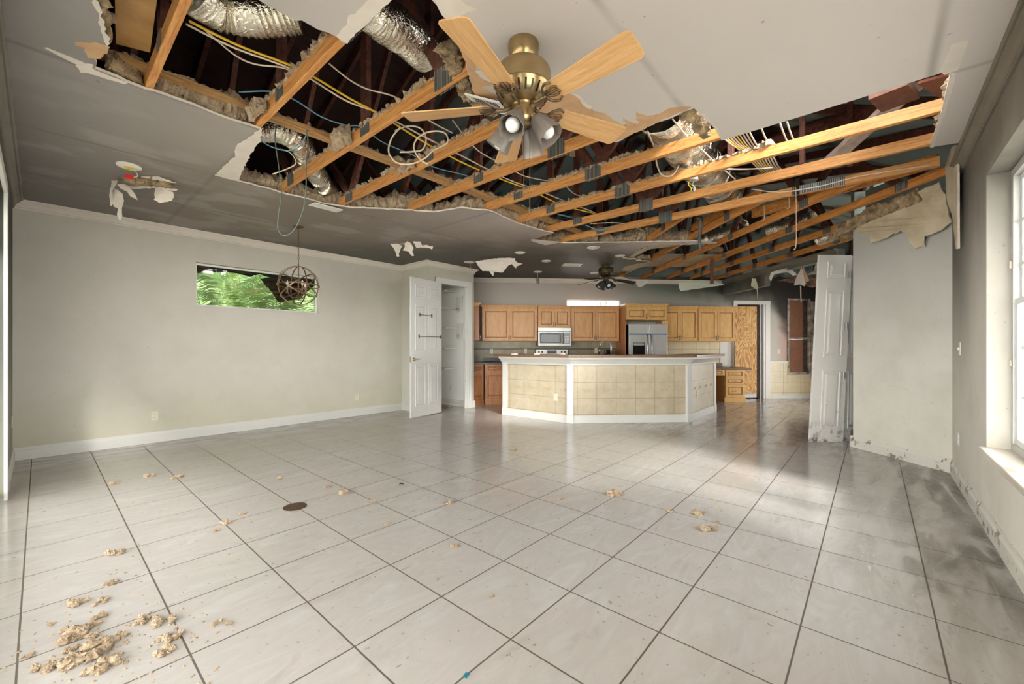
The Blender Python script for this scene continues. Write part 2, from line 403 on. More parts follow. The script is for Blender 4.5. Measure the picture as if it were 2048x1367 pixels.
M['counter'] = simple('brown_stone_counter', rgb(142, 108, 84), .35, c2=rgb(104, 76, 58), scale=60)
M['counter_dk'] = simple('dark_stone_counter', rgb(70, 58, 52), .3, c2=rgb(40, 34, 32), scale=50)
def tile_mat(name, ca, cb, w, h, ox=0, oz=0, band=None):
    t = NT(name); v = t.pos(obj=True); x = t.xyz(v)
    def ln(c, p, o):
        q = t.math('FRACT', t.math('MULTIPLY', t.math('SUBTRACT', c, o - p / 2), 1 / p)); return t.math('ABSOLUTE', t.math('SUBTRACT', q, .5))
    a = t.maprange(ln(x[0], w, ox), .004 / w * .5, .004 / w, 1, 0, False); b = t.maprange(ln(x[2], h, oz), .004 / h * .5, .004 / h, 1, 0, False)
    g = t.math('MAXIMUM', a, b); n = t.noise(t.pos(obj=True), 5, 5, .65)
    c = t.ramp(n, [(.3, ca), (.7, cb)])
    if band: c = t.mix(t.maprange(x[2], band[0], band[1], 0, .6), c, band[2])
    c = t.mix(t.math('MULTIPLY', g, .75), c, rgb(128, 98, 70)); t.color(c); t.rough(.35)
    t.bump(g, -.3, .002); return t.m
M['tile_isl'] = tile_mat('island_tile', rgb(198, 187, 164), rgb(178, 163, 136), .322, .26, .11, .14)
M['tile_bs'] = tile_mat('backsplash_tile', rgb(170, 160, 130), rgb(140, 128, 100), .157, .15, 0, .9)
M['tile_nook'] = tile_mat('wainscot_tile', rgb(220, 208, 176), rgb(204, 190, 156), .335, .25, 0, .14)
M['brass'] = simple('antique_brass', rgb(186, 164, 124), .30, .9, c2=rgb(150, 126, 88), scale=5)
M['bronze'] = simple('aged_bronze', rgb(128, 104, 78), .45, .7, c2=rgb(96, 76, 56), scale=10)
M['blade'] = wood('fan_blade_oak', rgb(214, 172, 122), rgb(202, 158, 106), rgb(182, 138, 88), (1.2, 16, 16), rough=.45, knots=False, bump=.02)
M['blade_dk'] = simple('fan_blade_sooty', rgb(58, 46, 40), .5)
M['blade_lt'] = simple('fan_blade_pale', rgb(176, 174, 140), .5)
def shade_glass():
    t = NT('smoked_ribbed_glass'); t.color(rgb(150, 140, 132)); t.rough(.3); t.b.inputs['Transmission Weight'].default_value = .35; t.b.inputs['Alpha'].default_value = .82; return t.m
M['shade'] = shade_glass()
M['shade_dk'] = simple('sooty_glass', rgb(70, 76, 76), .2)
M['bulb'] = simple('bulb_white', rgb(226, 226, 222), .25)
M['plastic'] = simple('ivory_plastic', rgb(222, 214, 192), .4); M['white'] = simple('white_enamel', rgb(226, 222, 214), .4)
M['red'] = simple('red_connector', rgb(206, 20, 28), .4); M['yellow'] = simple('yellow_nut', rgb(206, 186, 30), .4)
M['blue'] = simple('blue_tape', rgb(60, 100, 156), .6)
M['teal'] = simple('teal_scrap', rgb(40, 120, 140), .5)
M['rust'] = simple('rusty_floor_plate', rgb(96, 70, 52), .5, .3, var=.4, scale=30)
M['sill'] = simple('marble_sill', rgb(216, 206, 190), .25, var=.12, scale=5)
M['alu'] = simple('window_aluminium', rgb(196, 196, 192), .4, .4)
M['vinyl'] = simple('window_white', rgb(224, 226, 224), .4)
M['char'] = simple('charred_wood', rgb(34, 28, 26), .9, c2=rgb(80, 66, 58), scale=14, bump=.5)
M['board'] = simple('brown_board', rgb(136, 92, 66), .7, c2=rgb(120, 78, 56), scale=4)
def ply():
    t = NT('plywood_face'); x = t.xyz(t.pos(obj=True)); n = t.noise(t.pos((2.4, 1, .55), obj=True), 3.4, 2, .4, .6)
    w = t.math('SINE', t.math('MULTIPLY', n, 70)); c = t.ramp(t.math('ADD', t.math('MULTIPLY', w, .5), .5), [(.1, rgb(176, 120, 58)), (.6, rgb(218, 172, 106)), (1, rgb(226, 184, 120))])
    q = t.math('ABSOLUTE', t.math('SUBTRACT', t.math('FRACT', t.math('MULTIPLY', x[0], 1 / .203)), .5)); c = t.mix(t.maprange(q, .48, .495, 0, .6), c, rgb(120, 80, 40))
    t.color(c); t.rough(.6); return t.m
M['ply'] = ply()
M['frond'] = simple('palm_leaf', rgb(176, 192, 140), .45, c2=rgb(120, 146, 92), scale=2); M['stalk'] = simple('palm_stem', rgb(130, 142, 80), .6, var=.3)
M['cloth'] = simple('dark_shade_cloth', rgb(40, 36, 32), .9)
M['patio'] = simple('patio_concrete', rgb(176, 172, 160), .9, var=.15, scale=2)
M['stucco'] = simple('stucco', rgb(200, 194, 182), .9, bump=.3)
def glass(name, tint, a):
    t = NT(name); n = t.n; out = n['Material Output']
    tr = n.new('ShaderNodeBsdfTransparent'); tr.inputs[0].default_value = tint; gl = n.new('ShaderNodeBsdfGlossy'); gl.inputs['Roughness'].default_value = .03
    mx = n.new('ShaderNodeMixShader'); mx.inputs[0].default_value = a; t.l.new(tr.outputs[0], mx.inputs[1]); t.l.new(gl.outputs[0], mx.inputs[2]); t.l.new(mx.outputs[0], out.inputs['Surface']); return t.m
M['glass'] = glass('window_glass', (.97, .98, .97, 1), .06)
M['glass_smoked'] = glass('window_glass_smoked', (.56, .58, .54, 1), .07)  # smoky tint, set so the bright view outside is dimmed

# ---------------------------------------------------------------- shell
def struct(name, mb, m, **k):
    o = mb.build(name, m, **k); o['kind'] = 'structure'; return o
def jag(poly, amp=.012, step=.05, seed=0, closed=False):
    rnd = random.Random(seed); out = []
    n = len(poly); rng = range(n if closed else n - 1)
    for i in rng:
        a = Vector(poly[i]); b = Vector(poly[(i + 1) % n]); L = (b - a).length; k = max(1, int(L / step))
        pn = Vector((-(b - a).y, (b - a).x)); pn = pn.normalized() if pn.length else pn
        out.append(tuple(a))
        for j in range(1, k):
            p = a.lerp(b, (j + rnd.uniform(-.3, .3)) / k) + pn * rnd.uniform(-amp, amp); out.append(tuple(p))
    if not closed: out.append(tuple(poly[-1]))
    return out

fl = MB().prism([(-1.2, -3.5), (13, -3.5), (13, 8), (-1.2, 8)], -.12, 0)
struct('floor', fl, M['floor'])

HOLE_A = [(8.9, 4.57), (8.6, 4.55), (8.04, 4.19), (8.24, 3.78), (7.76, 3.75), (7.47, 3.13), (6.85, 3.38), (6.79, 3.15), (6.3, 2.69), (6.56, 2.29), (6.85, 1.85), (6.75, 1.72)]
HOLE_B = [(6.51, 1.98), (6.02, 2.63), (5.27, 3.58), (4.8, 3.83), (4.73, 3.36), (4.45, 3.42), (4.04, 3.44), (3.47, 3.38), (3.18, 3.54), (3.07, 3.9), (2.74, 4.15), (2.35, 4.5), (2.1, 4.6), (1.58, 4.6), (1.25, 4.6), (1.08, 4.6),
          (1.09, 3.99), (1.08, 3.58), (1.07, 3.38), (.82, 3.4), (.61, 3.38), (.48, 3.38), (.35, 3.39), (.21, 3.36), (.2, 3.24), (.24, 3.05), (.23, 3.0), (.21, 2.9), (.19, 2.77), (.16, 2.7), (.05, 2.3), (.4, 1.95), (.6, 2.02)]
HOLE_C = [(.66, 2.13), (.76, 2.13), (1.01, 2.08), (1.06, 2.10), (1.07, 1.66), (1.08, 1.45), (1.15, 1.42), (1.19, 1.53), (1.31, 1.57), (1.37, 1.6), (1.5, 1.67), (1.84, 1.9), (2.09, 1.89), (2.96, 1.51), (2.9, 1.25), (2.88, .9)]
HOLE_D = [(2.88, .9), (3.26, .87), (3.47, .88), (3.46, -.31), (3.49, -.34), (4.01, -.35), (4.68, -.34), (4.75, -.58)]
ceil_poly = ([(-.19, -.58), (-.19, 6.98), (4.70, 6.98), (4.70, 6.17), (5.87, 6.17), (5.87, 7.60)] + jag(HOLE_A, .05, .07, 3)[:-1] + jag(HOLE_B, .013, .06, 1)
             + jag(HOLE_C, .012, .05, 2)[:-1] + jag(HOLE_D, .003, .2, 5))
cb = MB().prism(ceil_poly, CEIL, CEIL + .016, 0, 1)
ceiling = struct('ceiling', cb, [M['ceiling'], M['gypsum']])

def wall_y(name, y0, y1, x0, x1, z0, z1, m, holes=()):
    "wall with rectangular openings; boxes between"
    mb = MB(); xs = sorted({x0, x1, *[h[0] for h in holes], *[h[1] for h in holes]})
    for a, b in zip(xs, xs[1:]):
        hs = sorted([h for h in holes if h[0] <= a + 1e-6 and h[1] >= b - 1e-6], key=lambda h: h[2]); z = z0
        for h in hs:
            if h[2] > z + 1e-6: mb.box(a, y0, z, b, y1, h[2])
            z = h[3]
        if z1 > z + 1e-6: mb.box(a, y0, z, b, y1, z1)
    return mb
WL = (1.41, 3.08, 1.80, 2.395)
struct('wall_left', wall_y('', 6.98, 7.13, -.34, 4.70, 0, 2.9, None, [WL]), M['wall_left'])
WR = (2.0, 4.23, .54, 2.39)
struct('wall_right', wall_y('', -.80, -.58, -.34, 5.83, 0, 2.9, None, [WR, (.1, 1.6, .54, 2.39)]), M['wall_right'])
# side wall (x = -.19) with a wide sliding-door opening
sw = wall_y('', -.19, -.34, -.58, 6.98, 0, 2.9, None, [(.2, 5.2, 0, 2.45)]).map(lambda p: (p.y, p.x, p.z))
struct('wall_side', sw, M['wall_side'])
# kitchen wall, built along t
kw = wall_y('', 9.526, 9.70, -1.4, 8.15, 0, 2.9, None, [(1.92, 3.2, 2.10, 2.345), (6.05, 6.75, 0, 2.26), (7.34, 7.86, .62, 2.36)])
kw.map(lambda p: K(p.x, p.y, p.z)); struct('wall_kitchen', kw, M['wall_kitchen'])
def kbox(mb, t0, s0, z0, t1, s1, z1, mi=0):
    n = len(mb.v); mb.box(t0, s0, z0, t1, s1, z1, mi)
    mb.v[n:] = [K(*p) for p in mb.v[n:]]; return mb
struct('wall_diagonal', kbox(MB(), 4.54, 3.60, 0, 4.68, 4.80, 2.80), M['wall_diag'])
nw = MB(); kbox(nw, 8.0, 6.4, 0, 8.15, 6.9, 2.9); kbox(nw, 8.0, 8.3, 0, 8.15, 9.53, 2.9); kbox(nw, 8.0, 6.9, 2.2, 8.15, 8.3, 2.9); struct('wall_nook', nw, M['wall_kitchen'])  # unseen opening added in this wall to bring daylight into the nook
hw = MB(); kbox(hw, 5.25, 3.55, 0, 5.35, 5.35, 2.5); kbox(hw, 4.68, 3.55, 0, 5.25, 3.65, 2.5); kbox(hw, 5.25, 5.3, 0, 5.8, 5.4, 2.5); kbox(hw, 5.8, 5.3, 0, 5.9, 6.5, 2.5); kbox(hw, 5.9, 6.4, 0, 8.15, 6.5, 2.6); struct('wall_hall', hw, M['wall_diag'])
# pantry box
pb = wall_y('', 6.17, 6.29, 4.70, 5.87, 0, 2.82, None, [(4.96, 5.71, 0, 2.46)])
struct('wall_pantry_front', pb, M['pantry'])
struct('wall_pantry_side', MB().box(4.70, 6.29, 0, 4.82, 6.98, 2.82).box(5.77, 6.29, 0, 5.87, 7.62, 2.82), M['pantry'])
struct('wall_pantry_inside', MB().box(4.58, 7.5, 0, 5.77, 7.6, 2.82).box(4.58, 7.13, 0, 4.70, 7.5, 2.82), M['pantry_in'])
struct('wall_pantry_lining', MB().box(5.755, 6.30, .0, 5.77, 7.5, 2.8).box(4.82, 6.30, 0, 4.835, 6.98, 2.8), M['pantry_in'])

# baseboards: profile swept along a straight run
def base_run(name, a, b, nrm, h=.135, m=None, th=.018):
    a = Vector((*a, 0)); b = Vector((*b, 0)); n = Vector((*nrm, 0)).normalized()
    prof = [(0, 0), (th, 0), (th, h * .72), (th * .75, h * .80), (th * .55, h * .86), (th * .45, h), (0, h)]
    mb = MB(); v = [p + n * o + Vector((0, 0, z)) for p in (a, b) for o, z in prof]; k = len(prof)
    mb.add(v, [(i, (i + 1) % k, k + (i + 1) % k, k + i) for i in range(k)] + [tuple(range(k))[::-1], tuple(range(k, 2 * k))])
    return struct(name, mb, m or M['trim'])
base_run('baseboard_left', (-.19, 6.98), (4.70, 6.98), (0, -1))
base_run('baseboard_side', (-.19, 5.30), (-.19, 6.98), (1, 0))
base_run('baseboard_pantry_side', (4.70, 6.17), (4.70, 6.98), (-1, 0))
base_run('baseboard_pantry_front', (5.78, 6.17), (5.888, 6.17), (0, -1))
base_run('baseboard_pantry_inside', (4.835, 7.5), (5.755, 7.5), (0, -1)); base_run('baseboard_pantry_lining', (5.755, 6.3), (5.755, 7.5), (-1, 0))
base_run('baseboard_right', (5.83, -.58), (-.19, -.58), (0, 1), m=M['trim_dirty'])
base_run('baseboard_diagonal', K(4.54, 3.70)[:2], K(4.54, 4.83)[:2], (-1, 1), m=M['trim_dirty'])
base_run('baseboard_nook', K(6.93, 9.526)[:2], K(8.0, 9.526)[:2], (-1, -1), h=.125)

# crown moulding runs with mitred ends
def crown(name, a, b, nrm, m, ea=0, eb=0, z=CEIL, d=.075, h=.095):
    a = Vector((*a, 0)); b = Vector((*b, 0)); n = Vector((*nrm, 0)).normalized(); t = (b - a).normalized()
    prof = [(0, -h), (.014, -h), (.014, -h + .012), (.006, -h + .014), (.020, -h + .020), (.020, -h + .026), (.016, -h + .028), (.034, -h + .052), (.056, -.026), (.056, -.018), (.066, -.018), (d, -.012), (d, 0), (0, 0)]
    mb = MB(); k = len(prof); v = []
    for o, q in prof: v.append(a + n * o - t * (o * ea) + Vector((0, 0, z + q)))
    for o, q in prof: v.append(b + n * o + t * (o * eb) + Vector((0, 0, z + q)))
    mb.add(v, [(i, (i + 1) % k, k + (i + 1) % k, k + i) for i in range(k)] + [tuple(range(k))[::-1], tuple(range(k, 2 * k))])
    return struct(name, mb, m)
crown('trim_1', (-.19, 6.98), (4.70, 6.98), (0, -1), M['crown'], -1, -1)
crown('trim_2', (-.19, -.58), (-.19, 6.98), (1, 0), M['crown_dark'], -1, -1)
crown('trim_3', (5.25, -.58), (-.19, -.58), (0, 1), M['crown_dark'], 0, -1)
crown('trim_4', (4.70, 6.17), (4.70, 6.98), (-1, 0), M['crown'], 1, -1)
crown('trim_5', (4.70, 6.17), (5.87, 6.17), (0, -1), M['crown'], 1, 1)
crown('trim_6', (5.87, 6.17), (5.87, 7.6), (1, 0), M['crown'], 1, -1)
crown('trim_7', K(-1.1, 9.526)[:2], K(5.7, 9.526)[:2], (-1, -1), M['crown'], 0, -1)

# ---------------------------------------------------------------- windows
# left wall window (palms outside)
w = thing('window_1', 'small horizontal window high in the left wall showing palms', 'window', (2.245, 7.05, 1.8), kind='structure')
f = MB()
def frame_rect(mb, x0, x1, z0, z1, y0, y1, wd, mi=0):
    mb.box(x0, y0, z0, x1, y1, z0 + wd, mi).box(x0, y0, z1 - wd, x1, y1, z1, mi).box(x0, y0, z0 + wd, x0 + wd, y1, z1 - wd, mi).box(x1 - wd, y0, z0 + wd, x1, y1, z1 - wd, mi); return mb
frame_rect(f, -.833, .833, 0, .593, .0, .06, .022).build('window_frame', M['vinyl'], w, bevel=.003)
MB().box(-.81, .028, .022, .81, .032, .572).build('pane', M['glass_smoked'], w)
# right wall window: deep reveal, marble sill, three lights with muntins
w = thing('window_2', 'tall white window with muntins in the right wall', 'window', (3.115, -.70, .54), kind='structure')
f = MB(); hw_ = 1.113; HH = 1.848
frame_rect(f, -hw_, hw_, 0, HH, -.05, .012, .05)
for xm in (-.37, .37): f.box(xm - .028, -.05, .05, xm + .028, .012, HH - .05)
f.build('window_frame', M['alu'], w, bevel=.003)
for i, (a, b) in enumerate(((-1.063, -.398), (-.342, .342), (.398, 1.063))):
    sh = MB(); frame_rect(sh, a, b, .05, 1.0, -.04, .0, .04); frame_rect(sh, a, b, .96, HH - .05, -.05, -.02, .038)
    sh.build('sash', M['vinyl'], w, bevel=.002)
    mu = MB(); mx_ = (a + b) / 2
    for z in (.36, .68, 1.22, 1.50): mu.box(a + .03, -.036, z - .011, b - .03, -.018, z + .011)
    mu.box(mx_ - .011, -.036, .06, mx_ + .011, -.018, HH - .06); mu.build('muntin', M['vinyl'], w)
    MB().box(a + .03, -.030, .08, b - .03, -.026, HH - .08).build('pane', M['glass'], w)
MB().box(1.085, .012, 1.20, 1.105, .022, 1.25).box(1.085, .012, .56, 1.105, .022, .60).build('sash_latch', M['plastic'], w, bevel=.004)
s_ = struct('trim_8', MB().box(1.97, -.70, .505, 4.26, -.545, .546), M['sill'], bevel=.006)
w = thing('fill_window_5', 'added tall window in the right wall, out of view, for fill daylight', 'window', (.85, -.70, .54), kind='structure')
f = frame_rect(MB(), -.748, .748, 0, 1.848, -.05, .012, .05); f.box(-.03, -.05, .05, .03, .012, 1.80).box(-.70, -.04, .9, .70, 0, .95); f.build('window_frame', M['alu'], w, bevel=.003)  # unseen window, put in to brighten the room from behind
MB().box(-.70, -.03, .05, .70, -.026, 1.80).build('pane', M['glass'], w)
struct('trim_21', MB().box(.07, -.70, .505, 1.63, -.545, .546), M['sill'], bevel=.006)
# kitchen clerestory window
w = thing('window_3', 'bright slot window above the kitchen cabinets', 'window', K(2.56, 9.58, 2.10), KR, kind='structure')
frame_rect(MB(), -.638, .638, 0, .243, 0, .05, .02).box(.10, 0, .02, .13, .05, .223).build('window_frame', M['vinyl'], w)
MB().box(-.62, .02, .02, .62, .024, .223).build('pane', M['glass'], w)
for xx in (.2, .33, .45): MB().tube([(xx, .12, 0), (xx + .02, .12, .24)], .018, 8).build('mullion', M['alu'], w)
# sliding door behind the viewpoint, made wide to let in fill daylight
w = thing('door_3', 'white sliding glass door with wide panes in the side wall', 'door', (-.27, 2.7, 0), kind='structure')
f = MB()
for y0, y1 in ((-2.5, -1.26), (-1.24, -.01), (.01, 1.24), (1.26, 2.5)):
    f.box(-.02, y0, .02, .02, y0 + .06, 2.44).box(-.02, y1 - .06, .02, .02, y1, 2.44).box(-.02, y0, .02, .02, y1, .09).box(-.02, y0, 2.37, .02, y1, 2.44)
f.build('door_frame', M['vinyl'], w); MB().box(-.003, -2.44, .08, .003, 2.44, 2.38).build('pane', M['glass'], w)
struct('trim_9', MB().box(-.19, 5.2, 0, -.165, 5.29, 2.53).box(-.19, .11, 0, -.165, .2, 2.53).box(-.19, .2, 2.45, -.165, 5.2, 2.53), M['trim'], bevel=.006)

# ---------------------------------------------------------------- pantry door, casing, shelves
def casing(name, x0, x1, ztop, y, wd=.085, th=.02, m=None, parent=None, inv=False):
    mb = MB()
    for k, (ins, t_) in enumerate(((0, th * .6), (wd * .25, th), (wd * .7, th * .7))):
        w0 = wd - ins
        mb.box(x0 - w0, y - t_, 0, x0 - (0 if k < 2 else -0), y, ztop + w0) if False else None
    mb.box(x0 - wd, y - th * .6, 0, x0, y, ztop + wd).box(x1, y - th * .6, 0, x1 + wd, y, ztop + wd).box(x0, y - th * .6, ztop, x1, y, ztop + wd)
    mb.box(x0 - wd, y - th, 0, x0 - wd * .72, y, ztop + wd).box(x1 + wd * .72, y - th, 0, x1 + wd, y, ztop + wd).box(x0 - wd, y - th, ztop + wd * .72, x1 + wd, y, ztop + wd)
    mb.box(x0 - wd * .35, y - th * .85, 0, x0 - wd * .1, y, ztop + wd * .3).box(x1 + wd * .1, y - th * .85, 0, x1 + wd * .35, y, ztop + wd * .3)
    return struct(name, mb, m or M['trim'], bevel=.003)
casing('trim_10', 4.96, 5.71, 2.46, 6.17)
struct('trim_11', MB().box(4.96, 6.17, 0, 4.975, 6.29, 2.46).box(5.695, 6.17, 0, 5.71, 6.29, 2.46).box(4.96, 6.17, 2.445, 5.71, 6.29, 2.46).box(5.66, 6.21, 0, 5.695, 6.23, 2.445), M['trim'])

def raised(mb, x0, x1, z0, z1, y, dr=-1, mi=0):
    "moulded panel on a face at y looking towards dr"
    g = .022
    for (a, b, c_, d_) in ((x0, x1, z0, z0 + g), (x0, x1, z1 - g, z1), (x0, x0 + g, z0 + g, z1 - g), (x1 - g, x1, z0 + g, z1 - g)):
        mb.box(a, y, c_, b, y + dr * .011, d_, mi)
    n = len(mb.v); mb.frust(x0 + g + .008, z0 + g + .008, x1 - g - .008, z1 - g - .008, 0, -.010, .03, mi)
    mb.v[n:] = [(p[0], y + (p[1] if dr < 0 else -p[1]), p[2]) for p in mb.v[n:]]
Lf = math.hypot(4.96 - 4.19, 6.13 - 5.98)
d1 = thing('door_1', 'white six-panel pantry door standing open with two small towel rods', 'door', (4.975, 6.125, 0), math.atan2(5.975 - 6.125, 4.185 - 4.975), kind='structure')
LW = .80
mb = MB().box(0, -.018, .012, LW, .018, 2.44)
for y, dr in ((-.018, -1), (.018, 1)):
    for x0, x1 in ((.10, .36), (.44, .70)):
        for z0, z1 in ((.20, .93), (1.17, 1.98), (2.10, 2.33)): raised(mb, x0, x1, z0, z1, y, dr)
mb.build('door_leaf', M['door'], d1, bevel=.002)
h = MB(); 
for y in (.018, -.018):
    sg = 1 if y > 0 else -1
    h.lathe([(.030, 0), (.030, .006), (.014, .012), (.011, .045)], 16, Matrix.Translation((.735, y, 1.02)) @ Matrix.Rotation(-sg * PI / 2, 4, 'X'))
    h.tube([(.735, y + sg * .045, 1.02), (.70, y + sg * .05, 1.025), (.66, y + sg * .05, 1.018), (.625, y + sg * .048, 1.03)], [.009, .008, .007, .006], 8)
h.build('door_handle', M['brass'], d1, smooth=True)
MB().box(.799, -.012, .97, .803, .012, 1.07).build('latch_plate', M['brass'], d1)
for x0, x1, z in ((.29, .60, 1.80), (.04, .62, 1.42)):
    MB().box(x0 - .015, .018, z - .03, x0 + .015, .034, z + .03).box(x1 - .015, .018, z - .03, x1 + .015, .034, z + .03).tube([(x0, .045, z), (x1, .045, z)], .006, 8).tube([(x0, .03, z), (x0, .048, z)], .006, 8).tube([(x1, .03, z), (x1, .048, z)], .006, 8).build('towel_rod', simple('dark_hardware', rgb(92, 88, 84), .5, .3), d1)
hg = MB()
for z in (.2, 1.2, 2.25): hg.tube([(-.006, 0, z - .05), (-.006, 0, z + .05)], .008, 8)
hg.build('hinge', M['brass'], d1)
PSN = ['lowest', 'second lowest', 'middle', 'second highest', 'highest']
for i, z in enumerate((.78, 1.20, 1.62, 2.02, 2.38)):
    o = MB().box(4.835, 7.16, z, 5.755, 7.50, z + .018).box(5.44, 6.55, z, 5.755, 7.16, z + .018).box(4.835, 7.145, z - .012, 5.44, 7.16, z + .022).box(5.425, 6.55, z - .012, 5.44, 7.145, z + .022).build('pantry_shelf', M['white'], bevel=.002)
    tag(o, 'white L-shaped wooden shelf, %s of five in the open pantry' % PSN[i], 'shelf', 'pantry shelves')
for i, (z, n) in enumerate(((1.30, 'upper'), (1.72, 'lower'))):
    z = 1.95 if i == 0 else 1.52 - .12
    r = thing('wall_rack', 'white rack with round dial on pantry wall, %s of two' % n, 'rack', (5.74, 6.45, z), 0, 'pantry wall racks')
    MB().hexa([(-.04, -.07, 0), (.012, -.07, 0), (.012, .07, 0), (-.04, .07, 0)], [(-.02, -.09, .33), (.012, -.09, .33), (.012, .09, .33), (-.02, .09, .33)]).build('body', M['white'], r, bevel=.006)
    MB().lathe([(.035, 0), (.035, .02), (.015, .026)], 18, Matrix.Translation((-.035, 0, .07)) @ Matrix.Rotation(-PI / 2, 4, 'Y')).build('dial', M['alu'], r, smooth=True, angle=40)
tag(MB().box(5.02, 6.40, .001, 5.5, 6.9, .012).build('doormat', simple('mat_stained', rgb(150, 140, 100), .9, c2=rgb(70, 64, 40), scale=8)), 'stained mat on the pantry floor below the shelves', 'mat')

# outlets and switches
def outlet(loc, rz, label, kind='outlet', m=None, sc=1):
    r = thing('wall_outlet' if kind == 'outlet' else 'light_switch', label, kind, loc, rz)
    MB().box(-.035 * sc, -.006, -.057 * sc, .035 * sc, 0, .057 * sc).build('cover_plate', m or M['plastic'], r, bevel=.002)
    if kind == 'outlet':
        q = MB()
        for z in (-.024, .024):
            q.box(-.016, -.009, z - .014, .016, -.006, z + .014)
        for z in (-.024, .024): q.box(-.008, -.0095, z - .004, -.005, -.0089, z + .007, 1).box(.005, -.0095, z - .004, .008, -.0089, z + .007, 1)
        q.build('socket', [m or M['plastic'], M['black']], r)
    else: MB().box(-.006, -.016, -.012, .006, -.006, .012).build('toggle', m or M['plastic'], r)
p = atv(309, 831, 6.98); outlet((p[0], 6.98, p[2]), 0, 'ivory outlet low on the left wall, nearer the room corner')
p = atv(713, 794, 6.98); outlet((p[0], 6.98, p[2]), 0, 'ivory outlet low on the left wall, nearer the pantry')
outlet((5.35, -.58, 1.21), PI, 'narrow white switch on the right wall between corner and window', 'switch', M['white'])
outlet((5.42, -.58, .40), PI, 'white outlet low on the right wall above the muddy baseboard', 'outlet', M['white'])
outlet((-.19, 6.72, .45), PI / 2, 'ivory outlet on the side wall by the left corner')
outlet((5.755, 6.75, .36), PI / 2 + PI, 'white outlet low inside the pantry', 'outlet', M['white'])
outlet(K(7.1, 9.526, 1.13), KR, 'cream switch on burnt wall between doorway and boarded window', 'switch')

# ---------------------------------------------------------------- kitchen cabinets
def cab_door(parent, x0, x1, z0, z1, y, m, name='door', handle=None, mb=None):
    "framed door on a front at y, looking to -y; handle (x, z, vertical)"
    sw_ = min(.06, (x1 - x0) * .22); sz = min(sw_, (z1 - z0) * .24); t_ = .02
    q = MB()
    q.box(x0, y - t_, z0, x0 + sw_, y, z1).box(x1 - sw_, y - t_, z0, x1, y, z1).box(x0 + sw_, y - t_, z0, x1 - sw_, y, z0 + sz).box(x0 + sw_, y - t_, z1 - sz, x1 - sw_, y, z1)
    q.box(x0 + sw_, y - .008, z0 + sz, x1 - sw_, y, z1 - sz, 1)
    q.frust(x0 + sw_ + .006, z0 + sz + .006, x1 - sw_ - .006, z1 - sz - .006, y - .008, y - .017, .016, 0)
    g = .004
    for (a, b, c_, d_) in ((x0 + sw_ - g, x1 - sw_ + g, z0 + sz - g, z0 + sz), (x0 + sw_ - g, x1 - sw_ + g, z1 - sz, z1 - sz + g), (x0 + sw_ - g, x0 + sw_, z0 + sz, z1 - sz), (x1 - sw_, x1 - sw_ + g, z0 + sz, z1 - sz)):
        q.box(a, y - t_ - .001, c_, b, y - t_ + .004, d_, 1)
    d_ = q.build(name, [m, M['glaze']], parent)
    if handle:
        hx, hz_, vert = handle; L = .05; p_ = []
        for i in range(9):
            a = -1 + i / 4; off = .028 * (1 - a * a) + .002
            p_.append((hx, y - t_ - off, hz_ + a * L) if vert else (hx + a * L, y - t_ - off, hz_))
        MB().tube(p_, [.004, .005, .0065, .008, .009, .008, .0065, .005, .004], 8).build('handle', M['pewter'], d_, smooth=True)
    return d_
def cornice(parent, x0, x1, y, zt, m, dep=.3, l=True, r=True):
    q = MB()
    for o, a, b in ((.0, 0, .018), (.012, .018, .035), (.03, .035, .055), (.038, .055, .068)):
        q.box(x0 - (o if l else 0), y - o, zt + a, x1 + (o if r else 0), y + dep, zt + b)
    q.build('cornice', m, parent, bevel=.003)
def upper(t0, t1, z0, z1, s0, label, m, hz_=None, group='wall cabinets', l=False, r=False, nd=2, back=9.526):
    w_ = t1 - t0; c = thing('wall_cabinet', label, 'cabinet', K((t0 + t1) / 2, s0, z0), KR, group)
    dp = back - s0
    MB().box(-w_ / 2, 0, 0, w_ / 2, dp, z1 - z0).build('body', m, c, bevel=.002)
    g = .012; H_ = z1 - z0
    if nd == 2:
        cab_door(c, -w_ / 2 + g, -.003, g, H_ - g, 0, m, handle=(-.022, .08, True)); cab_door(c, .003, w_ / 2 - g, g, H_ - g, 0, m, handle=(.022, .08, True))
    cornice(c, -w_ / 2, w_ / 2, -.02, H_, m, dp + .02, l, r)
    return c
upper(-.05, 1.19, 1.37, 2.10, 9.2, 'maple wall cabinet between the corner cabinet and the microwave', M['maple'], l=True)
upper(1.20, 1.945, 1.67, 2.10, 9.2, 'short maple wall cabinet directly above the microwave', M['maple'])
upper(1.955, 3.06, 1.37, 2.10, 9.2, 'maple wall cabinet under the slot window beside the tall panel', M['maple'])
c = upper(3.10, 4.03, 1.83, 2.12, 8.88, 'short deep maple cabinet directly above the refrigerator', M['maple_y'], l=True, r=True)
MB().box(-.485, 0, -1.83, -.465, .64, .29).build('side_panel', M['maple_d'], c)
upper(4.05, 4.905, 1.37, 2.10, 9.2, 'yellowish maple wall cabinet immediately right of the refrigerator', M['maple_y'])
upper(4.915, 5.80, 1.37, 2.10, 9.2, 'yellowish maple wall cabinet beside the plywood boarded doorway', M['maple_y'], r=True)
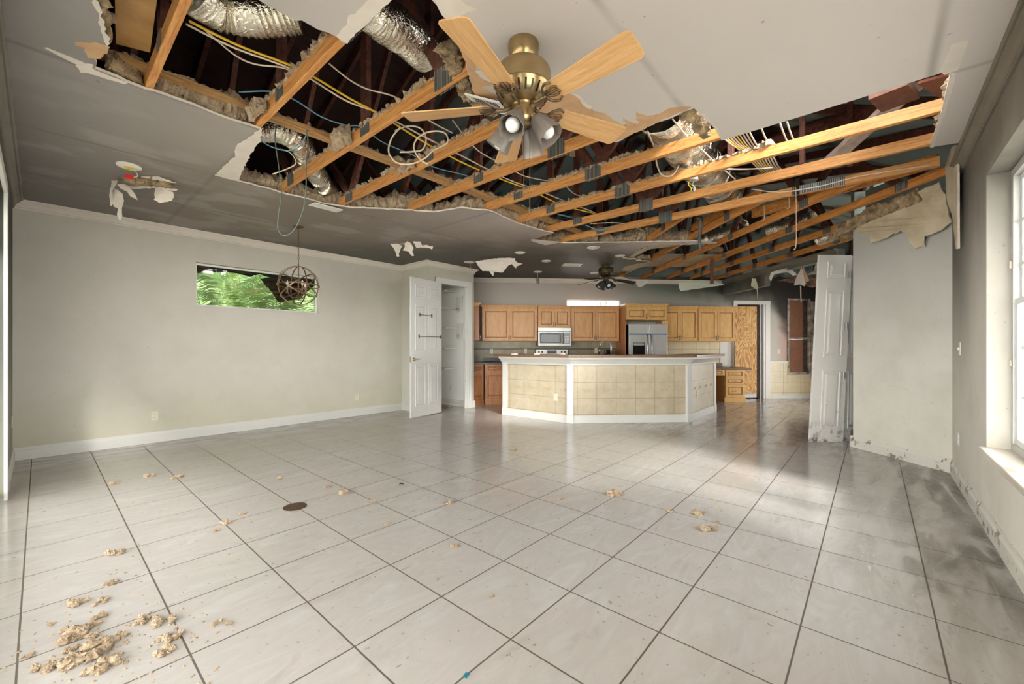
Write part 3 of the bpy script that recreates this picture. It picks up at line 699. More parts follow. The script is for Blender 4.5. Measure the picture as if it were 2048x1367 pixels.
# upper cabinet turned out of the corner, seen almost edge-on
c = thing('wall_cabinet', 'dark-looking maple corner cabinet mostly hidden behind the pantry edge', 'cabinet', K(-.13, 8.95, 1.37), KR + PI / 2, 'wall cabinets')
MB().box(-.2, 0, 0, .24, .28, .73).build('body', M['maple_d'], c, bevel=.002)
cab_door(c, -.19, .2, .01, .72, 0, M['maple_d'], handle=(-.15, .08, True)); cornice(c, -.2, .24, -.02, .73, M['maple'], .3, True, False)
def base(t0, t1, s0, label, m, rz=KR, group='base cabinets', top=.865, loc=None):
    w_ = t1 - t0; c = thing('base_cabinet', label, 'cabinet', loc or K((t0 + t1) / 2, s0), rz, group); dp = 9.50 - s0 if loc is None else .4
    MB().box(-w_ / 2, 0, .0, w_ / 2, dp, top).build('body', m, c, bevel=.002)
    MB().box(-w_ / 2, -.02, 0, w_ / 2, 0, .11).build('toe_board', m, c)
    n = 1 if w_ < .7 else 2
    for i in range(n):
        a = -w_ / 2 + w_ * i / n + .012; b = -w_ / 2 + w_ * (i + 1) / n - .012
        cab_door(c, a, b, .70, top - .02, 0, m, 'drawer', ((a + b) / 2, (.70 + top - .02) / 2, False))
        cab_door(c, a, b, .13, .685, 0, m, 'door', (a + .03 if n == 1 else (b - .03 if i == 0 else a + .03), .60, True))
    return c
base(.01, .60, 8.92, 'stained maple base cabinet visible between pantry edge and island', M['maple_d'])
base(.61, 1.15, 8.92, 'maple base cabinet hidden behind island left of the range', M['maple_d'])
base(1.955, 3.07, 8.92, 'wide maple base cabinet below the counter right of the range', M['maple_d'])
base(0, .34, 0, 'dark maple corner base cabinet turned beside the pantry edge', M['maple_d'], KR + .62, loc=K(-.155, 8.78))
q = MB(); kbox(q, -.02, 8.88, .865, 1.155, 9.52, .905); kbox(q, -.02, 9.50, .905, 1.155, 9.522, .99)
q.prism([K(-.32, 8.62)[:2], K(-.02, 8.86)[:2], K(-.02, 9.52)[:2], K(-.75, 9.2)[:2]], .865, .905)
tag(q.build('countertop', M['counter_dk'], bevel=.004), 'dark stone counter in the kitchen corner beside the pantry', 'countertop')
q = MB(); kbox(q, 1.945, 8.88, .865, 3.08, 9.52, .905)
tag(q.build('countertop', M['counter_dk'], bevel=.004), 'dark stone counter between the range and the refrigerator panel', 'countertop')
# tiled backsplash
def kpanel(name, t0, t1, z0, z1, s0, s1, m, **kk):
    o = MB().box(0, 0, 0, t1 - t0, s1 - s0, z1 - z0).build(name, m, loc=K(t0, s0, z0), rz=KR, **kk); o['kind'] = 'structure'; return o
kpanel('trim_12', -.8, 3.09, .905, 1.37, 9.516, 9.526, M['tile_bs'])
kpanel('trim_13', -.8, 3.09, 1.18, 1.205, 9.512, 9.516, simple('dark_tile_liner', rgb(84, 74, 60), .4))
kpanel('trim_14', 4.03, 5.62, .80, 1.37, 9.516, 9.526, M['tile_nook'])
kpanel('trim_15', 5.62, 5.80, .80, 1.37, 9.505, 9.526, M['trim'])
for t_, lb in ((.28, 'white outlet on the backsplash beside the pantry corner'), (.93, 'ivory outlet on the backsplash left of the range'), (2.72, 'ivory switch plate on the backsplash beside the faucet')):
    p = ats(983 if t_ < .5 else 1051 if t_ < 2 else 1192, 702 if t_ < 2 else 701, 9.51); outlet((p[0], p[1], p[2]), KR, lb, 'outlet' if t_ < 2 else 'switch', M['white'] if t_ < .5 else None)

# microwave
c = thing('microwave', 'stainless over-range microwave hung under the short cabinet', 'microwave', K(1.565, 9.1, 1.262), KR)
MB().box(-.37, .02, 0, .37, .42, .405).build('body', M['black'], c)
MB().box(-.372, -.005, .325, .372, .02, .405).build('vent_strip', M['steel'], c, bevel=.003)
dr = MB().box(-.372, -.01, .0, .372, .02, .32).build('door', M['steel_l'], c, bevel=.004)
MB().box(-.335, -.014, .055, .15, -.009, .285).build('window_surround', M['black'], dr)
MB().box(-.30, -.0165, .085, .115, -.0135, .245).build('window', M['dkglass'], dr)
MB().box(.205, -.014, .05, .345, -.009, .29).build('control_panel', M['dkglass'], c)
kp = MB()
for i in range(3):
    for j in range(5): kp.box(.222 + i * .04, -.016, .07 + j * .03, .25 + i * .04, -.0138, .088 + j * .03)
kp.build('keypad', M['alu'], c)
MB().tube([(.18, -.012, .04), (.18, -.045, .08), (.18, -.05, .16), (.18, -.045, .25), (.18, -.012, .29)], .011, 10).build('handle', M['bronze'], c, smooth=True)
# range: only its back panel shows over the bar
c = thing('range', 'stainless range whose knob panel shows just above the bar', 'stove', K(1.55, 8.90, 0), KR)
MB().box(-.375, .02, 0, .375, .60, .90).build('body', M['black'], c, bevel=.004)
MB().box(-.37, -.015, .22, .37, .02, .74).build('oven_door', M['steel'], c, bevel=.004)
MB().tube([(-.32, -.05, .70), (.32, -.05, .70)], .012, 8).tube([(-.3, -.05, .7), (-.3, -.01, .7)], .008, 6).tube([(.3, -.05, .7), (.3, -.01, .7)], .008, 6).build('handle', M['steel'], c)
MB().box(-.385, .50, .90, .385, .60, 1.195).build('back_panel', M['black'], c, bevel=.004)
MB().box(-.365, .494, .92, .365, .50, 1.178).build('control_face', M['steel'], c)
for x in (-.30, -.225, .225, .30): MB().lathe([(.022, 0), (.022, .012), (.017, .026), (.017, .03)], 16, Matrix.Translation((x, .494, 1.125)) @ Matrix.Rotation(PI / 2, 4, 'X')).build('knob', M['black'], c, smooth=True, angle=40)
MB().box(-.11, .490, 1.085, .11, .494, 1.16).build('display', M['black'], c)
# refrigerator
c = thing('refrigerator', 'stainless side-by-side refrigerator with ice dispenser, under the deep cabinet', 'refrigerator', K(3.56, 8.75, 0), KR)
MB().box(-.425, .07, .0, .425, .76, 1.72).build('body', M['black'], c, bevel=.005)
fr = MB().box(-.425, 0, .05, -.008, .065, 1.735).build('freezer_door', M['steel_l'], c, bevel=.008)
MB().box(-.345, -.004, .98, -.085, .0, 1.33).build('dispenser', M['black'], fr); MB().box(-.33, -.008, 1.27, -.10, -.004, 1.32).build('dispenser_keys', M['alu'], fr)
MB().box(.008, 0, .05, .425, .065, 1.735).build('fridge_door', M['steel_l'], c, bevel=.008)
for x in (-.04, .04): MB().tube([(x, -.004, 1.50), (x, -.05, 1.46), (x * 1.3, -.06, 1.2), (x, -.05, .75), (x, -.004, .70)], .013, 10).build('handle', M['steel'], c, smooth=True)
tp = MB(); tp.box(-.47, -.0025, 1.50, .425, -.0006, 1.525); tag(tp.build('masking_tape', M['blue'], loc=K(3.56, 8.75, 0), rz=KR), 'strip of blue tape across both refrigerator doors', 'tape')

# desk run
c = thing('kitchen_desk', 'maple built-in desk with three drawers and open kneehole beside plywood', 'desk', K(5.0, 8.93, 0), KR)
MB().box(-.95, -.03, .725, 1.0, .50, .765).build('desk_top', M['counter'], c, bevel=.005)
MB().box(-.95, .48, .765, .62, .50, .86).build('backsplash', M['counter'], c)
MB().box(.40, .02, .0, .86, .59, .725).build('drawer_box', M['maple_y'], c)
MB().box(.38, 0, 0, .88, .02, .10).build('toe_board', M['maple_y'], c)
for z0, z1 in ((.545, .715), (.40, .535), (.11, .39)): cab_door(c, .41, .855, z0, z1, .02, M['maple_y'], 'drawer', (.63, (z0 + z1) / 2, False))
cab_door(c, -.2, .39, .60, .715, .02, M['maple_y'], 'drawer', (.09, .655, False)); MB().box(-.95, .57, .0, .40, .59, .725).box(-.94, .02, 0, -.92, .57, .725).build('back_panel', M['maple_d'], c)

# ---------------------------------------------------------------- island
isl = thing('kitchen_island', 'half-octagonal kitchen island faced in beige tile with white trim', 'island', K(2.39, 7.4, 0), KR)
OUT = [(-2.0, .12), (-1.0, -.80), (.97, -.80), (2.0, .24)]        # outline of the tiled face, local
INN = [(2.0, .24), (1.88, .42), (.90, -.55), (-.93, -.55), (-1.87, .30), (-2.0, .12)]
pts = OUT + INN[1:-1]
MB().prism(pts, 0, 1.04).build('core', M['white'], isl)
segn = 0
for (a, b) in zip(OUT, OUT[1:]):
    a = Vector(a); b = Vector(b); L = (b - a).length; ang = math.atan2((b - a).y, (b - a).x); n_ = Vector(((b - a).y, -(b - a).x)).normalized()
    pa = MB().box(.0, -.012, .0, L, 0, .96); o = pa.build('tile_panel', M['tile_isl'], isl, loc=(a.x, a.y, 0), rz=ang)
    # oval relief on the middle row of tiles
    rel = MB(); k = int(L / .322)
    for i in range(k):
        cx_ = .11 + .161 + i * .322
        if cx_ > L - .12: continue
        for sx in (-1, 1):
            ring = [(cx_ + sx * .012 + .045 * math.cos(q_ * PI / 8), -.0135, .53 + .022 * math.sin(q_ * PI / 8)) for q_ in range(17)]
            rel.tube(ring, .0028, 5)
    rel.build('oval_relief', simple('relief_%d' % segn, rgb(186, 158, 118), .5), o)
    bb = MB().box(-.01, -.03, 0, L + .01, -.012, .10).box(-.01, -.024, .10, L + .01, -.012, .125); bb.build('baseboard', M['trim'], isl, loc=(a.x, a.y, 0), rz=ang, bevel=.003)
    segn += 1
for i, (x, y) in enumerate(OUT):
    a = [0.74, .37, -.37, -.78][i] if False else [-.74, -.37, .40, .79][i]
    MB().box(-.055, -.03, 0, .055, .03, .96).box(-.062, -.038, 0, .062, .03, .13).build('corner_post', M['trim'], isl, loc=(x, y, 0), rz=a, bevel=.004)
def offs(path, d):
    out = []
    for i, p in enumerate(path):
        p = Vector(p); ns = []
        if i > 0: e = (Vector(path[i]) - Vector(path[i - 1])).normalized(); ns.append(Vector((e.y, -e.x)))
        if i < len(path) - 1: e = (Vector(path[i + 1]) - Vector(path[i])).normalized(); ns.append(Vector((e.y, -e.x)))
        n_ = sum(ns, Vector((0, 0))).normalized(); k = d / n_.dot(ns[0]); out.append(p + n_ * k)
    return out
prof = [(.012, .93), (.03, .935), (.035, .96), (.05, .975), (.085, 1.01), (.12, 1.035), (.125, 1.062), (.0, 1.062)]
EX = [(-2.05, .17), (-1.0, -.80), (.97, -.80), (2.05, .29)]
cm = MB(); rows = [[(*q_, z) for q_ in offs(EX, o)] for o, z in prof]; n_ = len(prof)
cm.v = [rows[j][i] for i in range(4) for j in range(n_)]
for i in range(3):
    for j in range(n_): cm.f.append((i * n_ + j, i * n_ + (j + 1) % n_, (i + 1) * n_ + (j + 1) % n_, (i + 1) * n_ + j)); cm.m.append(0)
cm.f += [tuple(range(n_)), tuple(3 * n_ + j for j in range(n_))]; cm.m += [0, 0]
cm.build('crown_moulding', M['trim'], isl)
top = [tuple(q_) for q_ in offs([(-2.12, .24), (-1.0, -.80), (.97, -.80), (2.12, .36)], .155)] + [(1.75, .62), (.82, -.42), (-.85, -.42), (-1.80, .47)]
MB().prism(top, 1.064, 1.104).build('bar_top', M['counter'], isl, bevel=.006)
MB().prism([(-1.86, .31), (-.93, -.545), (.90, -.545), (1.86, .43), (1.5, .80), (.62, .1), (-.65, .1), (-1.55, .72)], .86, .90).build('work_top', M['counter_dk'], isl)
MB().prism([(-1.80, .36), (-.90, -.50), (.87, -.50), (1.80, .48), (1.48, .74), (.62, .06), (-.65, .06), (-1.52, .66)], 0, .86).build('sink_cabinet', M['maple_d'], isl)
# outlets set in the island panels
p = ats(1112, 801, 7.0)
def isl_local(w_): 
    v_ = Vector(w_) - Vector(K(2.39, 7.4, 0)); r_ = Matrix.Rotation(-KR, 3, 'Z') @ v_; return r_
ang0 = math.atan2(OUT[1][1] - OUT[0][1], OUT[1][0] - OUT[0][0]); ang2 = math.atan2(OUT[3][1] - OUT[2][1], OUT[3][0] - OUT[2][0])
def on_seg(i, f_, z, off=.0125):
    a = Vector(OUT[i]); b = Vector(OUT[i + 1]); e = (b - a).normalized(); n2_ = Vector((e.y, -e.x)); q_ = a.lerp(b, f_) + n2_ * off; return isl.matrix_basis @ Vector((q_.x, q_.y, z)), math.atan2(e.y, e.x)
isl_m = Matrix.Translation(K(2.39, 7.4, 0)) @ Matrix.Rotation(KR, 4, 'Z')
def on_seg(i, f_, z, off=.0125):
    a = Vector(OUT[i]); b = Vector(OUT[i + 1]); e = (b - a).normalized(); n2_ = Vector((e.y, -e.x)); q_ = a.lerp(b, f_) + n2_ * off; return isl_m @ Vector((q_.x, q_.y, z)), math.atan2(e.y, e.x)
w_, a_ = on_seg(0, .80, .40); outlet(w_, KR + a_, "ivory outlet on the island's left tiled wing")
w_, a_ = on_seg(2, .28, .42); outlet(w_, KR + a_, "ivory outlet on the island's right tiled wing")
# faucet and coffee maker
p = ats(1222, 708, 7.45)
c = thing('kitchen_faucet', 'tall gooseneck faucet rising behind the island bar', 'faucet', (p[0], p[1], .902), KR)
pth = [(0, 0, 0), (0, 0, .30)] + [(-.105 + .105 * math.cos(a), 0, .33 + .115 * math.sin(a)) for a in [i * PI / 10 for i in range(11)]]
MB().lathe([(.03, 0), (.03, .02), (.018, .04)], 16).tube(pth, .0135, 12).build('spout', M['steel'], c, smooth=True)
MB().tube([(-.21, 0, .335), (-.217, 0, .27), (-.225, 0, .20)], [.015, .018, .02], 12).build('spray_head', M['pewter'], c, smooth=True)
MB().tube([(.02, 0, .05), (.07, 0, .09)], .007, 8).build('lever', M['steel'], c)
p = ats(1216, 708, 9.2)
c = thing('coffee_maker', 'small black coffee maker on back counter seen through the faucet', 'coffee maker', (p[0], p[1], .905), KR)
MB().box(-.075, -.06, 0, .075, .08, .03).box(-.075, .01, .03, .075, .08, .25).box(-.075, -.06, .19, .075, .08, .27).build('body', M['black'], c, bevel=.008)
MB().lathe([(.04, 0), (.05, .03), (.045, .10), (.03, .12)], 18, Matrix.Translation((0, -.02, .032))).build('carafe', M['dkglass'], c, smooth=True)

# ---------------------------------------------------------------- burnt nook: boarded door, window, header
d2 = thing('door_2', 'scorched white exterior door ajar behind the plywood sheet', 'door', K(6.05, 9.55, 0), KR, kind='structure')
MB().box(.05, .0, .02, .64, .04, 2.20).build('door_leaf', M['trim'], d2)
MB().box(-.03, .045, -.0, .72, .06, 2.30).box(.0, .01, 0, .52, .045, 2.26).build('backing', M['char'], d2)  # dark sheet added to block daylight showing around the door
MB().box(.525, -.03, .0, .55, .0, 2.2).box(.58, -.02, 0, .60, 0, 2.22).build('weather_strip', M['char'], d2)
h = MB().box(.50, -.012, .93, .54, 0, 1.18).lathe([(.022, 0), (.022, .02)], 14, Matrix.Translation((.52, -.012, 1.12)) @ Matrix.Rotation(PI / 2, 4, 'X')).tube([(.52, -.02, 1.0), (.52, -.05, 1.0), (.45, -.055, .995)], .009, 8)
h.build('door_handle', M['bronze'], d2)
q = MB()
for t0, t1, dd in ((5.95, 6.05, .03), (6.75, 6.87, .03)): kbox(q, t0, 9.526 - dd, 0, t1, 9.526, 2.34)
kbox(q, 5.95, 9.49, 2.26, 6.87, 9.526, 2.35); kbox(q, 6.68, 9.47, 0, 6.72, 9.53, 2.26); kbox(q, 6.62, 9.50, 0, 6.65, 9.56, 2.26); struct('trim_16', q, M['trim'], bevel=.004)
o = MB().box(0, 0, 0, .54, .015, 2.07).build('plywood_sheet', M['ply'], loc=K(5.965, 9.465, .135), rz=KR)
tag(o, 'tall sheet of orange plywood screwed over the back doorway', 'plywood')
q = MB().box(0, 0, 0, .06, .02, 2.09); o = q.build('gap_shade_strip', M['char'], loc=K(6.512, 9.47, .125), rz=KR); tag(o, 'dark strip standing for the shaded gap beside the plywood sheet', 'strip')  # shade of the gap next to the plywood, put in as a dark strip
kpanel('trim_17', 6.87, 7.31, .0, .86, 9.51, 9.526, M['tile_nook']); kpanel('trim_22', 7.31, 8.0, .0, .56, 9.51, 9.526, M['tile_nook']); kpanel('trim_18', 6.87, 7.34, .86, .90, 9.50, 9.526, M['trim'])
w = thing('window_4', 'boarded burnt window with peeling white frame in the nook', 'window', K(7.60, 9.53, .62), KR, kind='structure')
f = MB(); frame_rect(f, -.29, .29, -.05, 1.79, -.03, .02, .045); f.box(-.26, -.025, .80, .26, .0, .85); f.box(.30, -.03, -.2, .42, .02, 1.72)
f.build('window_frame', simple('peeling_white_frame', rgb(206, 196, 184), .6, c2=rgb(70, 56, 50), scale=7), w, bevel=.004)
MB().box(-.25, .01, 0, .13, .03, .80).box(-.25, .01, .85, .13, .03, 1.74).build('board', M['board'], w)
MB().box(.13, .012, 0, .26, .03, 1.74).build('charred_gap', M['char'], w)
# header beam over the nook opening, with its crown
q = MB(); kbox(q, 5.70, 8.05, 2.48, 5.82, 9.526, CEIL); kbox(q, 5.70, 6.3, 2.69, 5.82, 8.05, CEIL)
struct('trim_19', q, simple('header_grey', rgb(120, 122, 114), .6, c2=rgb(70, 70, 64), scale=2))
crown('trim_20', K(5.70, 6.3)[:2], K(5.70, 9.526)[:2], (-1, 1), M['crown_dark'], 0, -1)

# leaning bifold doors
A = Vector(atd(1620, 884, 5.33)); ang = KR
bf = thing('bifold_door', 'muddy white bifold door leaning against end of diagonal wall', 'door', (A.x, A.y, 0), KR)
def leafm(x0, dx_top, wd, y0, rz_):
    q = MB().box(0, 0, 0, wd, .032, 2.43)
    for z0, z1 in ((.17, .92), (1.10, 1.98), (2.12, 2.34)): raised(q, .12 if wd > .4 else .07, wd - .08, z0, z1, 0)
    cr_, sr_ = math.cos(rz_), math.sin(rz_)
    def fn(p):
        x, y = p.x * cr_ - p.y * sr_, p.x * sr_ + p.y * cr_
        return (x0 + x + dx_top * p.z / 2.43, y0 + y + .03 * p.z / 2.43, p.z)
    q.map(fn); return q
leafm(0, .155, .455, 0, .0).build('door_panel', M['door_dirty'], bf, bevel=.002)
leafm(.47, .06, .40, .02, .22).build('door_panel', M['door_dirty'], bf, bevel=.002)
for z, dx in ((.86, .45), (1.5, .49), (2.17, .54)):
    MB().box(dx - .03, -.008, z - .04, dx + .03, .0, z + .04).tube([(dx, -.012, z - .045), (dx, -.012, z + .045)], .007, 8).build('hinge', M['alu'], bf)

# ---------------------------------------------------------------- roof and attic
def roofz(v): return 2.96 + .43 * min(v + 1.15, 7.45 - v)
rf = MB(); T_ = .03
def slab(u0, u1, v0, v1):
    a = [(u0, v0, roofz(v0) + .10), (u1, v0, roofz(v0) + .10), (u1, v1, roofz(v1) + .10), (u0, v1, roofz(v1) + .10)]
    rf.hexa(a, [(p[0], p[1], p[2] + T_) for p in a])
RID = 3.15
# unseen gap left in the roof on purpose to let daylight into the attic
cu = .4
for i in range(35):
    for j in range(24):
        u0 = -.8 + i * cu; v0 = RID - 12 * cu + j * cu; uc, vc = u0 + cu / 2, v0 + cu / 2
        if (uc + vc) / R2 > 9.9 or (uc - vc) / R2 > 8.6 or v0 < -1.8 and uc < 5.5: continue
        if 2.8 < uc < 4.1 and -.6 < vc < .4: continue
        slab(u0, u0 + cu + .001, v0, v0 + cu + .001)
roof = struct('roof', rf, M['sheath'])
gw = MB()
for x in (-.42,): gw.add([(x, -1.5, 2.3), (x, 7.9, 2.3), (x, 7.9, roofz(7.9) + .1), (x, RID, roofz(RID) + .1), (x, -1.5, roofz(-1.5) + .1), (x + .06, -1.5, 2.3), (x + .06, 7.9, 2.3), (x + .06, 7.9, roofz(7.9) + .1), (x + .06, RID, roofz(RID) + .1), (x + .06, -1.5, roofz(-1.5) + .1)],
    [(0, 1, 2, 3, 4), (9, 8, 7, 6, 5), (0, 5, 6, 1), (1, 6, 7, 2), (2, 7, 8, 3), (3, 8, 9, 4), (4, 9, 5, 0)])
kbox(gw, -1.5, 9.58, 2.9, 8.15, 9.66, 4.9); kbox(gw, 8.02, 6.4, 2.9, 8.1, 9.6, 4.2); kbox(gw, 5.6, 5.9, 2.5, 8.1, 5.96, 4.2)
gw.box(-.8, 7.13, 2.9, 6.4, 7.18, 3.3); gw.box(-.8, -.80, 2.9, 6.2, -.74, 3.3); kbox(gw, 5.29, 3.5, 2.5, 5.35, 5.4, 3.4); kbox(gw, 5.35, 5.34, 2.5, 5.8, 5.4, 3.6)
struct('wall_gable', gw, M['sheath'])
# soffits close the eaves
struct('roof_soffit', MB().box(-.8, 7.13, 2.62, 5.5, 7.9, 2.66).box(-.8, -1.5, 2.62, 6.0, -.8, 2.66), M['stucco'])

ZC = CEIL + .018
CH, CW = .089, .040
ORD = ['first', 'second', 'third', 'fourth', 'fifth', 'sixth', 'seventh', 'eighth', 'ninth']
UK = [.45 + .605 * k for k in range(9)]
def plate(mb, c, ax, w_, h_, nrm):
    c = Vector(c); ax = Vector(ax).normalized(); n_ = Vector(nrm).normalized(); up = Vector((0, 0, 1))
    q = [c + ax * (i * w_ / 2) + up * (j * h_ / 2) for i, j in ((-1, -1), (1, -1), (1, 1), (-1, 1))]
    mb.hexa([p + n_ * .001 for p in q], [p + n_ * .003 for p in q])
def truss_v(u, v0, v1, idx):
    r = thing('roof_truss', '%s exposed pine roof truss counted from the side wall by the left corner' % ORD[idx], 'truss', (u, 0, ZC), 0, 'main roof trusses over the torn ceiling')
    sag = random.Random(idx)
    MB().box(-CW / 2, v0, 0, CW / 2, v1, CH).build('bottom_chord', M['pine_y'], r, bevel=.003)
    rz_ = lambda v: roofz(v) - ZC
    for a, b in ((v0, RID), (RID, v1)):
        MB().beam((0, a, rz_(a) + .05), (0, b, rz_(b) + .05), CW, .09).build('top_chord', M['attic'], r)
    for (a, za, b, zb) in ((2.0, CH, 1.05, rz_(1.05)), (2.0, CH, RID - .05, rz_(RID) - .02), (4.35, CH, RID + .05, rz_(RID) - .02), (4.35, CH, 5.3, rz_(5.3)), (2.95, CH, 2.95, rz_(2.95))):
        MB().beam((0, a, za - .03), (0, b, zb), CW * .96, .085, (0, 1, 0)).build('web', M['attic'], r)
    for vc, w_, h_ in ((2.0, .17, .13), (2.93, .13, .085), (4.35, .15, .12)):
        pl = MB(); plate(pl, (-CW / 2, vc, .055), (0, 1, 0), w_, h_, (-1, 0, 0)); plate(pl, (CW / 2, vc, .055), (0, 1, 0), w_, h_, (1, 0, 0))
        pl.build('nail_plate', M['plate'], r)
    return r
for k, u in enumerate(UK): truss_v(u, -.50 if k < 8 else -.45, 6.9, k)
KT = [2.5, 3.1, 3.7, 4.32, 4.88, 5.50]
for i, t_ in enumerate(KT):
    s0 = (UK[8] + .03) * R2 - t_; s1 = 9.50
    if t_ > 4.5: s0 = max(s0, 5.0 if t_ < 5 else 5.6)
    r = thing('kitchen_truss', 'pine truss over the kitchen end, %s of six from the pantry side' % ORD[i], 'truss', K(t_, 0, ZC), KR, 'kitchen roof trusses')
    MB().box(-CW / 2, s0, 0, CW / 2, s1, CH).build('bottom_chord', M['pine_s'], r, bevel=.003)
    def hh(s): v_ = (s - t_) / R2; return roofz(v_) - ZC
    sr = (RID * R2 + t_); pts_ = [s0 + .02] + ([sr] if s0 < sr < s1 else []) + [s1]
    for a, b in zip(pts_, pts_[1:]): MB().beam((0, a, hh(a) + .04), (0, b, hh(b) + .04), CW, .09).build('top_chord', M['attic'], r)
    n_ = 4; L = s1 - s0
    for j in range(n_):
        a = s0 + L * (j + .5) / n_; b = s0 + L * (j + (0 if j % 2 else 1)) / n_
        b = min(max(b, s0 + .1), s1 - .1)
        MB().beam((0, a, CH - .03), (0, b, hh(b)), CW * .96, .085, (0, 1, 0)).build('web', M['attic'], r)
        pl = MB(); plate(pl, (-CW / 2, a, .05), (0, 1, 0), .13, .09, (-1, 0, 0)); plate(pl, (CW / 2, a, .05), (0, 1, 0), .13, .09, (1, 0, 0)); pl.build('nail_plate', M['plate'], r)
# diagonal hip member and short jacks
a = at(1505, 451, ZC); b = at(1876, 352, ZC)
tag(MB().beam((a[0], a[1], ZC + .16), (b[0], b[1], ZC + .15), .04, .12).build('hip_beam', M['pine_s']), 'sooty pine hip beam crossing the ends of the kitchen trusses', 'beam')
a = at(1384, 476, ZC); b = at(1520, 412, ZC)
tag(MB().beam((a[0], a[1], ZC + .15), (b[0], b[1], ZC + .15), .04, .09).build('jack_beam', M['pine_s']), 'short pine jack beam laid over kitchen trusses near the hanging conduit', 'beam')
# long brace across the chords, and blocking
tag(MB().beam((-.1, 3.42, ZC + CH + .020), (5.3, 3.30, ZC + CH + .020), .09, .038).build('brace_board', M['pine_old']), 'long dusty lumber brace laid across the tops of the trusses', 'lumber')
def atbeam(n, px0, px1, z0, z1, w_, h_, m, label, up=(0, 0, 1)):
    return tag(MB().beam(at(*px0, z0), at(*px1, z1), w_, h_, up).build(n, m), label, 'lumber')
atbeam('pale_strut', (1652, 330), (1832, 168), 3.02, 3.25, .14, .04, simple('weathered_strut', rgb(222, 204, 190), .7, c2=rgb(176, 154, 140), scale=10), 'pale grey diagonal strut in the attic near the right end of the hole', (0, 0, 1))
atbeam('blocking', (1775, 178), (1800, 205), 3.12, 3.12, .22, .05, simple('red_brown_block', rgb(130, 84, 68), .7, c2=rgb(96, 60, 48), scale=10), 'red-brown block nailed on the pale diagonal strut')
atbeam('purlin', (1500, 300), (1905, 180), 3.4, 3.4, .04, .12, M['attic'], 'dark purlin seen behind the pale strut in the attic')
atbeam('purlin', (1440, 330), (1870, 215), 3.75, 3.75, .04, .12, M['attic'], 'dark purlin deeper in attic, beyond the pale strut')
for i, (x, lb) in enumerate(((1462, 'left'), (1605, 'middle'), (1700, 'right'))):
    o = MB().beam(at(x, 330, 2.95), Vector(at(x, 330, 2.95)) + Vector((0, 0, .95)), .09, .04, (0, 1, 0)).build('attic_post', M['attic'])
    tag(o, 'upright dark attic post behind the pine chords, %s of three' % lb, 'post')
tag(MB().prism([at(1835, 168, 3.2)[:2], at(1898, 150, 3.2)[:2], at(1885, 200, 3.2)[:2]], 3.2, 3.22).build('sheathing_scrap', simple('salmon_board', rgb(186, 122, 96), .7, var=.2), None), 'salmon-coloured board scrap in the attic by the ceiling strip', 'board')
o = MB().prism([(.28, 2.2), (.43, 2.1), (.43, 3.1), (.28, 3.1)], 0, .01).map(lambda p: p)
q = MB().prism([at(228, -60, 3.02)[:2], at(322, -60, 3.02)[:2], at(300, 105, 3.02)[:2], at(232, 88, 3.02)[:2]], 3.02, 3.035)
tag(q.build('plywood_scrap', simple('tan_plywood', rgb(206, 164, 104), .6, c2=rgb(168, 124, 72), scale=5)), 'tan plywood piece above the top left end of the hole', 'plywood')

# ---------------------------------------------------------------- insulation
def fnoise(p, s): return noise.fractal(Vector(p) * s, 1.0, 2.0, 4)
def fluff(path, w_, h_, seed=0, res=.012, n=14, out=None):
    "lumpy roll of loose fill along a path (base line)"
    P_ = [Vector(p) for p in path]; pts_ = []
    for a, b in zip(P_, P_[1:]):
        k = max(1, int((b - a).length / res)); pts_ += [a.lerp(b, j / k) for j in range(k)]
    pts_.append(P_[-1]); v = []; f = []; off = Vector((seed * 3.7, seed * 1.3, seed))
    N = len(pts_)
    for i, p in enumerate(pts_):
        d = (pts_[min(i + 3, N - 1)] - pts_[max(i - 3, 0)]).normalized(); x = d.cross(Vector((0, 0, 1))).normalized()
        e = min(1, .25 + min(i, N - 1 - i) / 6)
        for k in range(n):
            a = 2 * PI * k / n; q = x * (math.cos(a) * w_ * e) + Vector((0, 0, (math.sin(a) * .5 + .5) * h_ * e))
            g = .75 + .5 * fnoise(p * 1.0 + off, 3.0) ; g2 = fnoise(p + q + off, 16.0) * .030 + fnoise(p + q + off, 45.0) * .028
            q2 = q * max(.35, g); nn = (q - Vector((0, 0, h_ * .5))); nn = nn.normalized() if nn.length else nn
            w3 = p + q2 + nn * g2; w3.z = max(w3.z, p.z); v.append(w3)
    for i in range(N - 1):
        for k in range(n): f.append((i * n + k, i * n + (k + 1) % n, (i + 1) * n + (k + 1) % n, (i + 1) * n + k))
    f += [tuple(range(n))[::-1], tuple((N - 1) * n + k for k in range(n))]
    return MB().add(v, f)
def ins(path, w_, h_, label, m='insul', seed=0, z=CEIL + .017, **k):
    path = [(p[0], p[1], z) if len(p) == 2 else p for p in path]
    return tag(fluff(path, w_, h_, seed, **k).build('loose_insulation', M[m]), label, 'insulation', kind='stuff')
ins([(.26, 3.44), (.44, 3.45)], .07, .16, 'sooty insulation pile beside the tan plywood scrap', 'insul_sooty', 1)
ins([(.28, 3.30), (.30, 3.42), (.42, 3.42)], .06, .20, 'sooty insulation bulging out left of the first truss', 'insul_sooty', 2, z=CEIL + .03)
ins([(.18, 2.2), (.17, 2.6), (.20, 2.85), (.24, 3.05)], .035, .14, 'dusty insulation fringe along the left end of the hole', 'insul_sooty', 3)
ins([(.46, 3.46), (.8, 3.47), (1.03, 3.46)], .09, .19, 'insulation band above the ceiling edge between first two trusses', 'insul', 4)
ins([(1.12, 4.68), (1.6, 4.69), (2.1, 4.68), (2.40, 4.60)], .12, .24, 'insulation band behind the ceiling edge above the hanging vent', 'insul', 5)
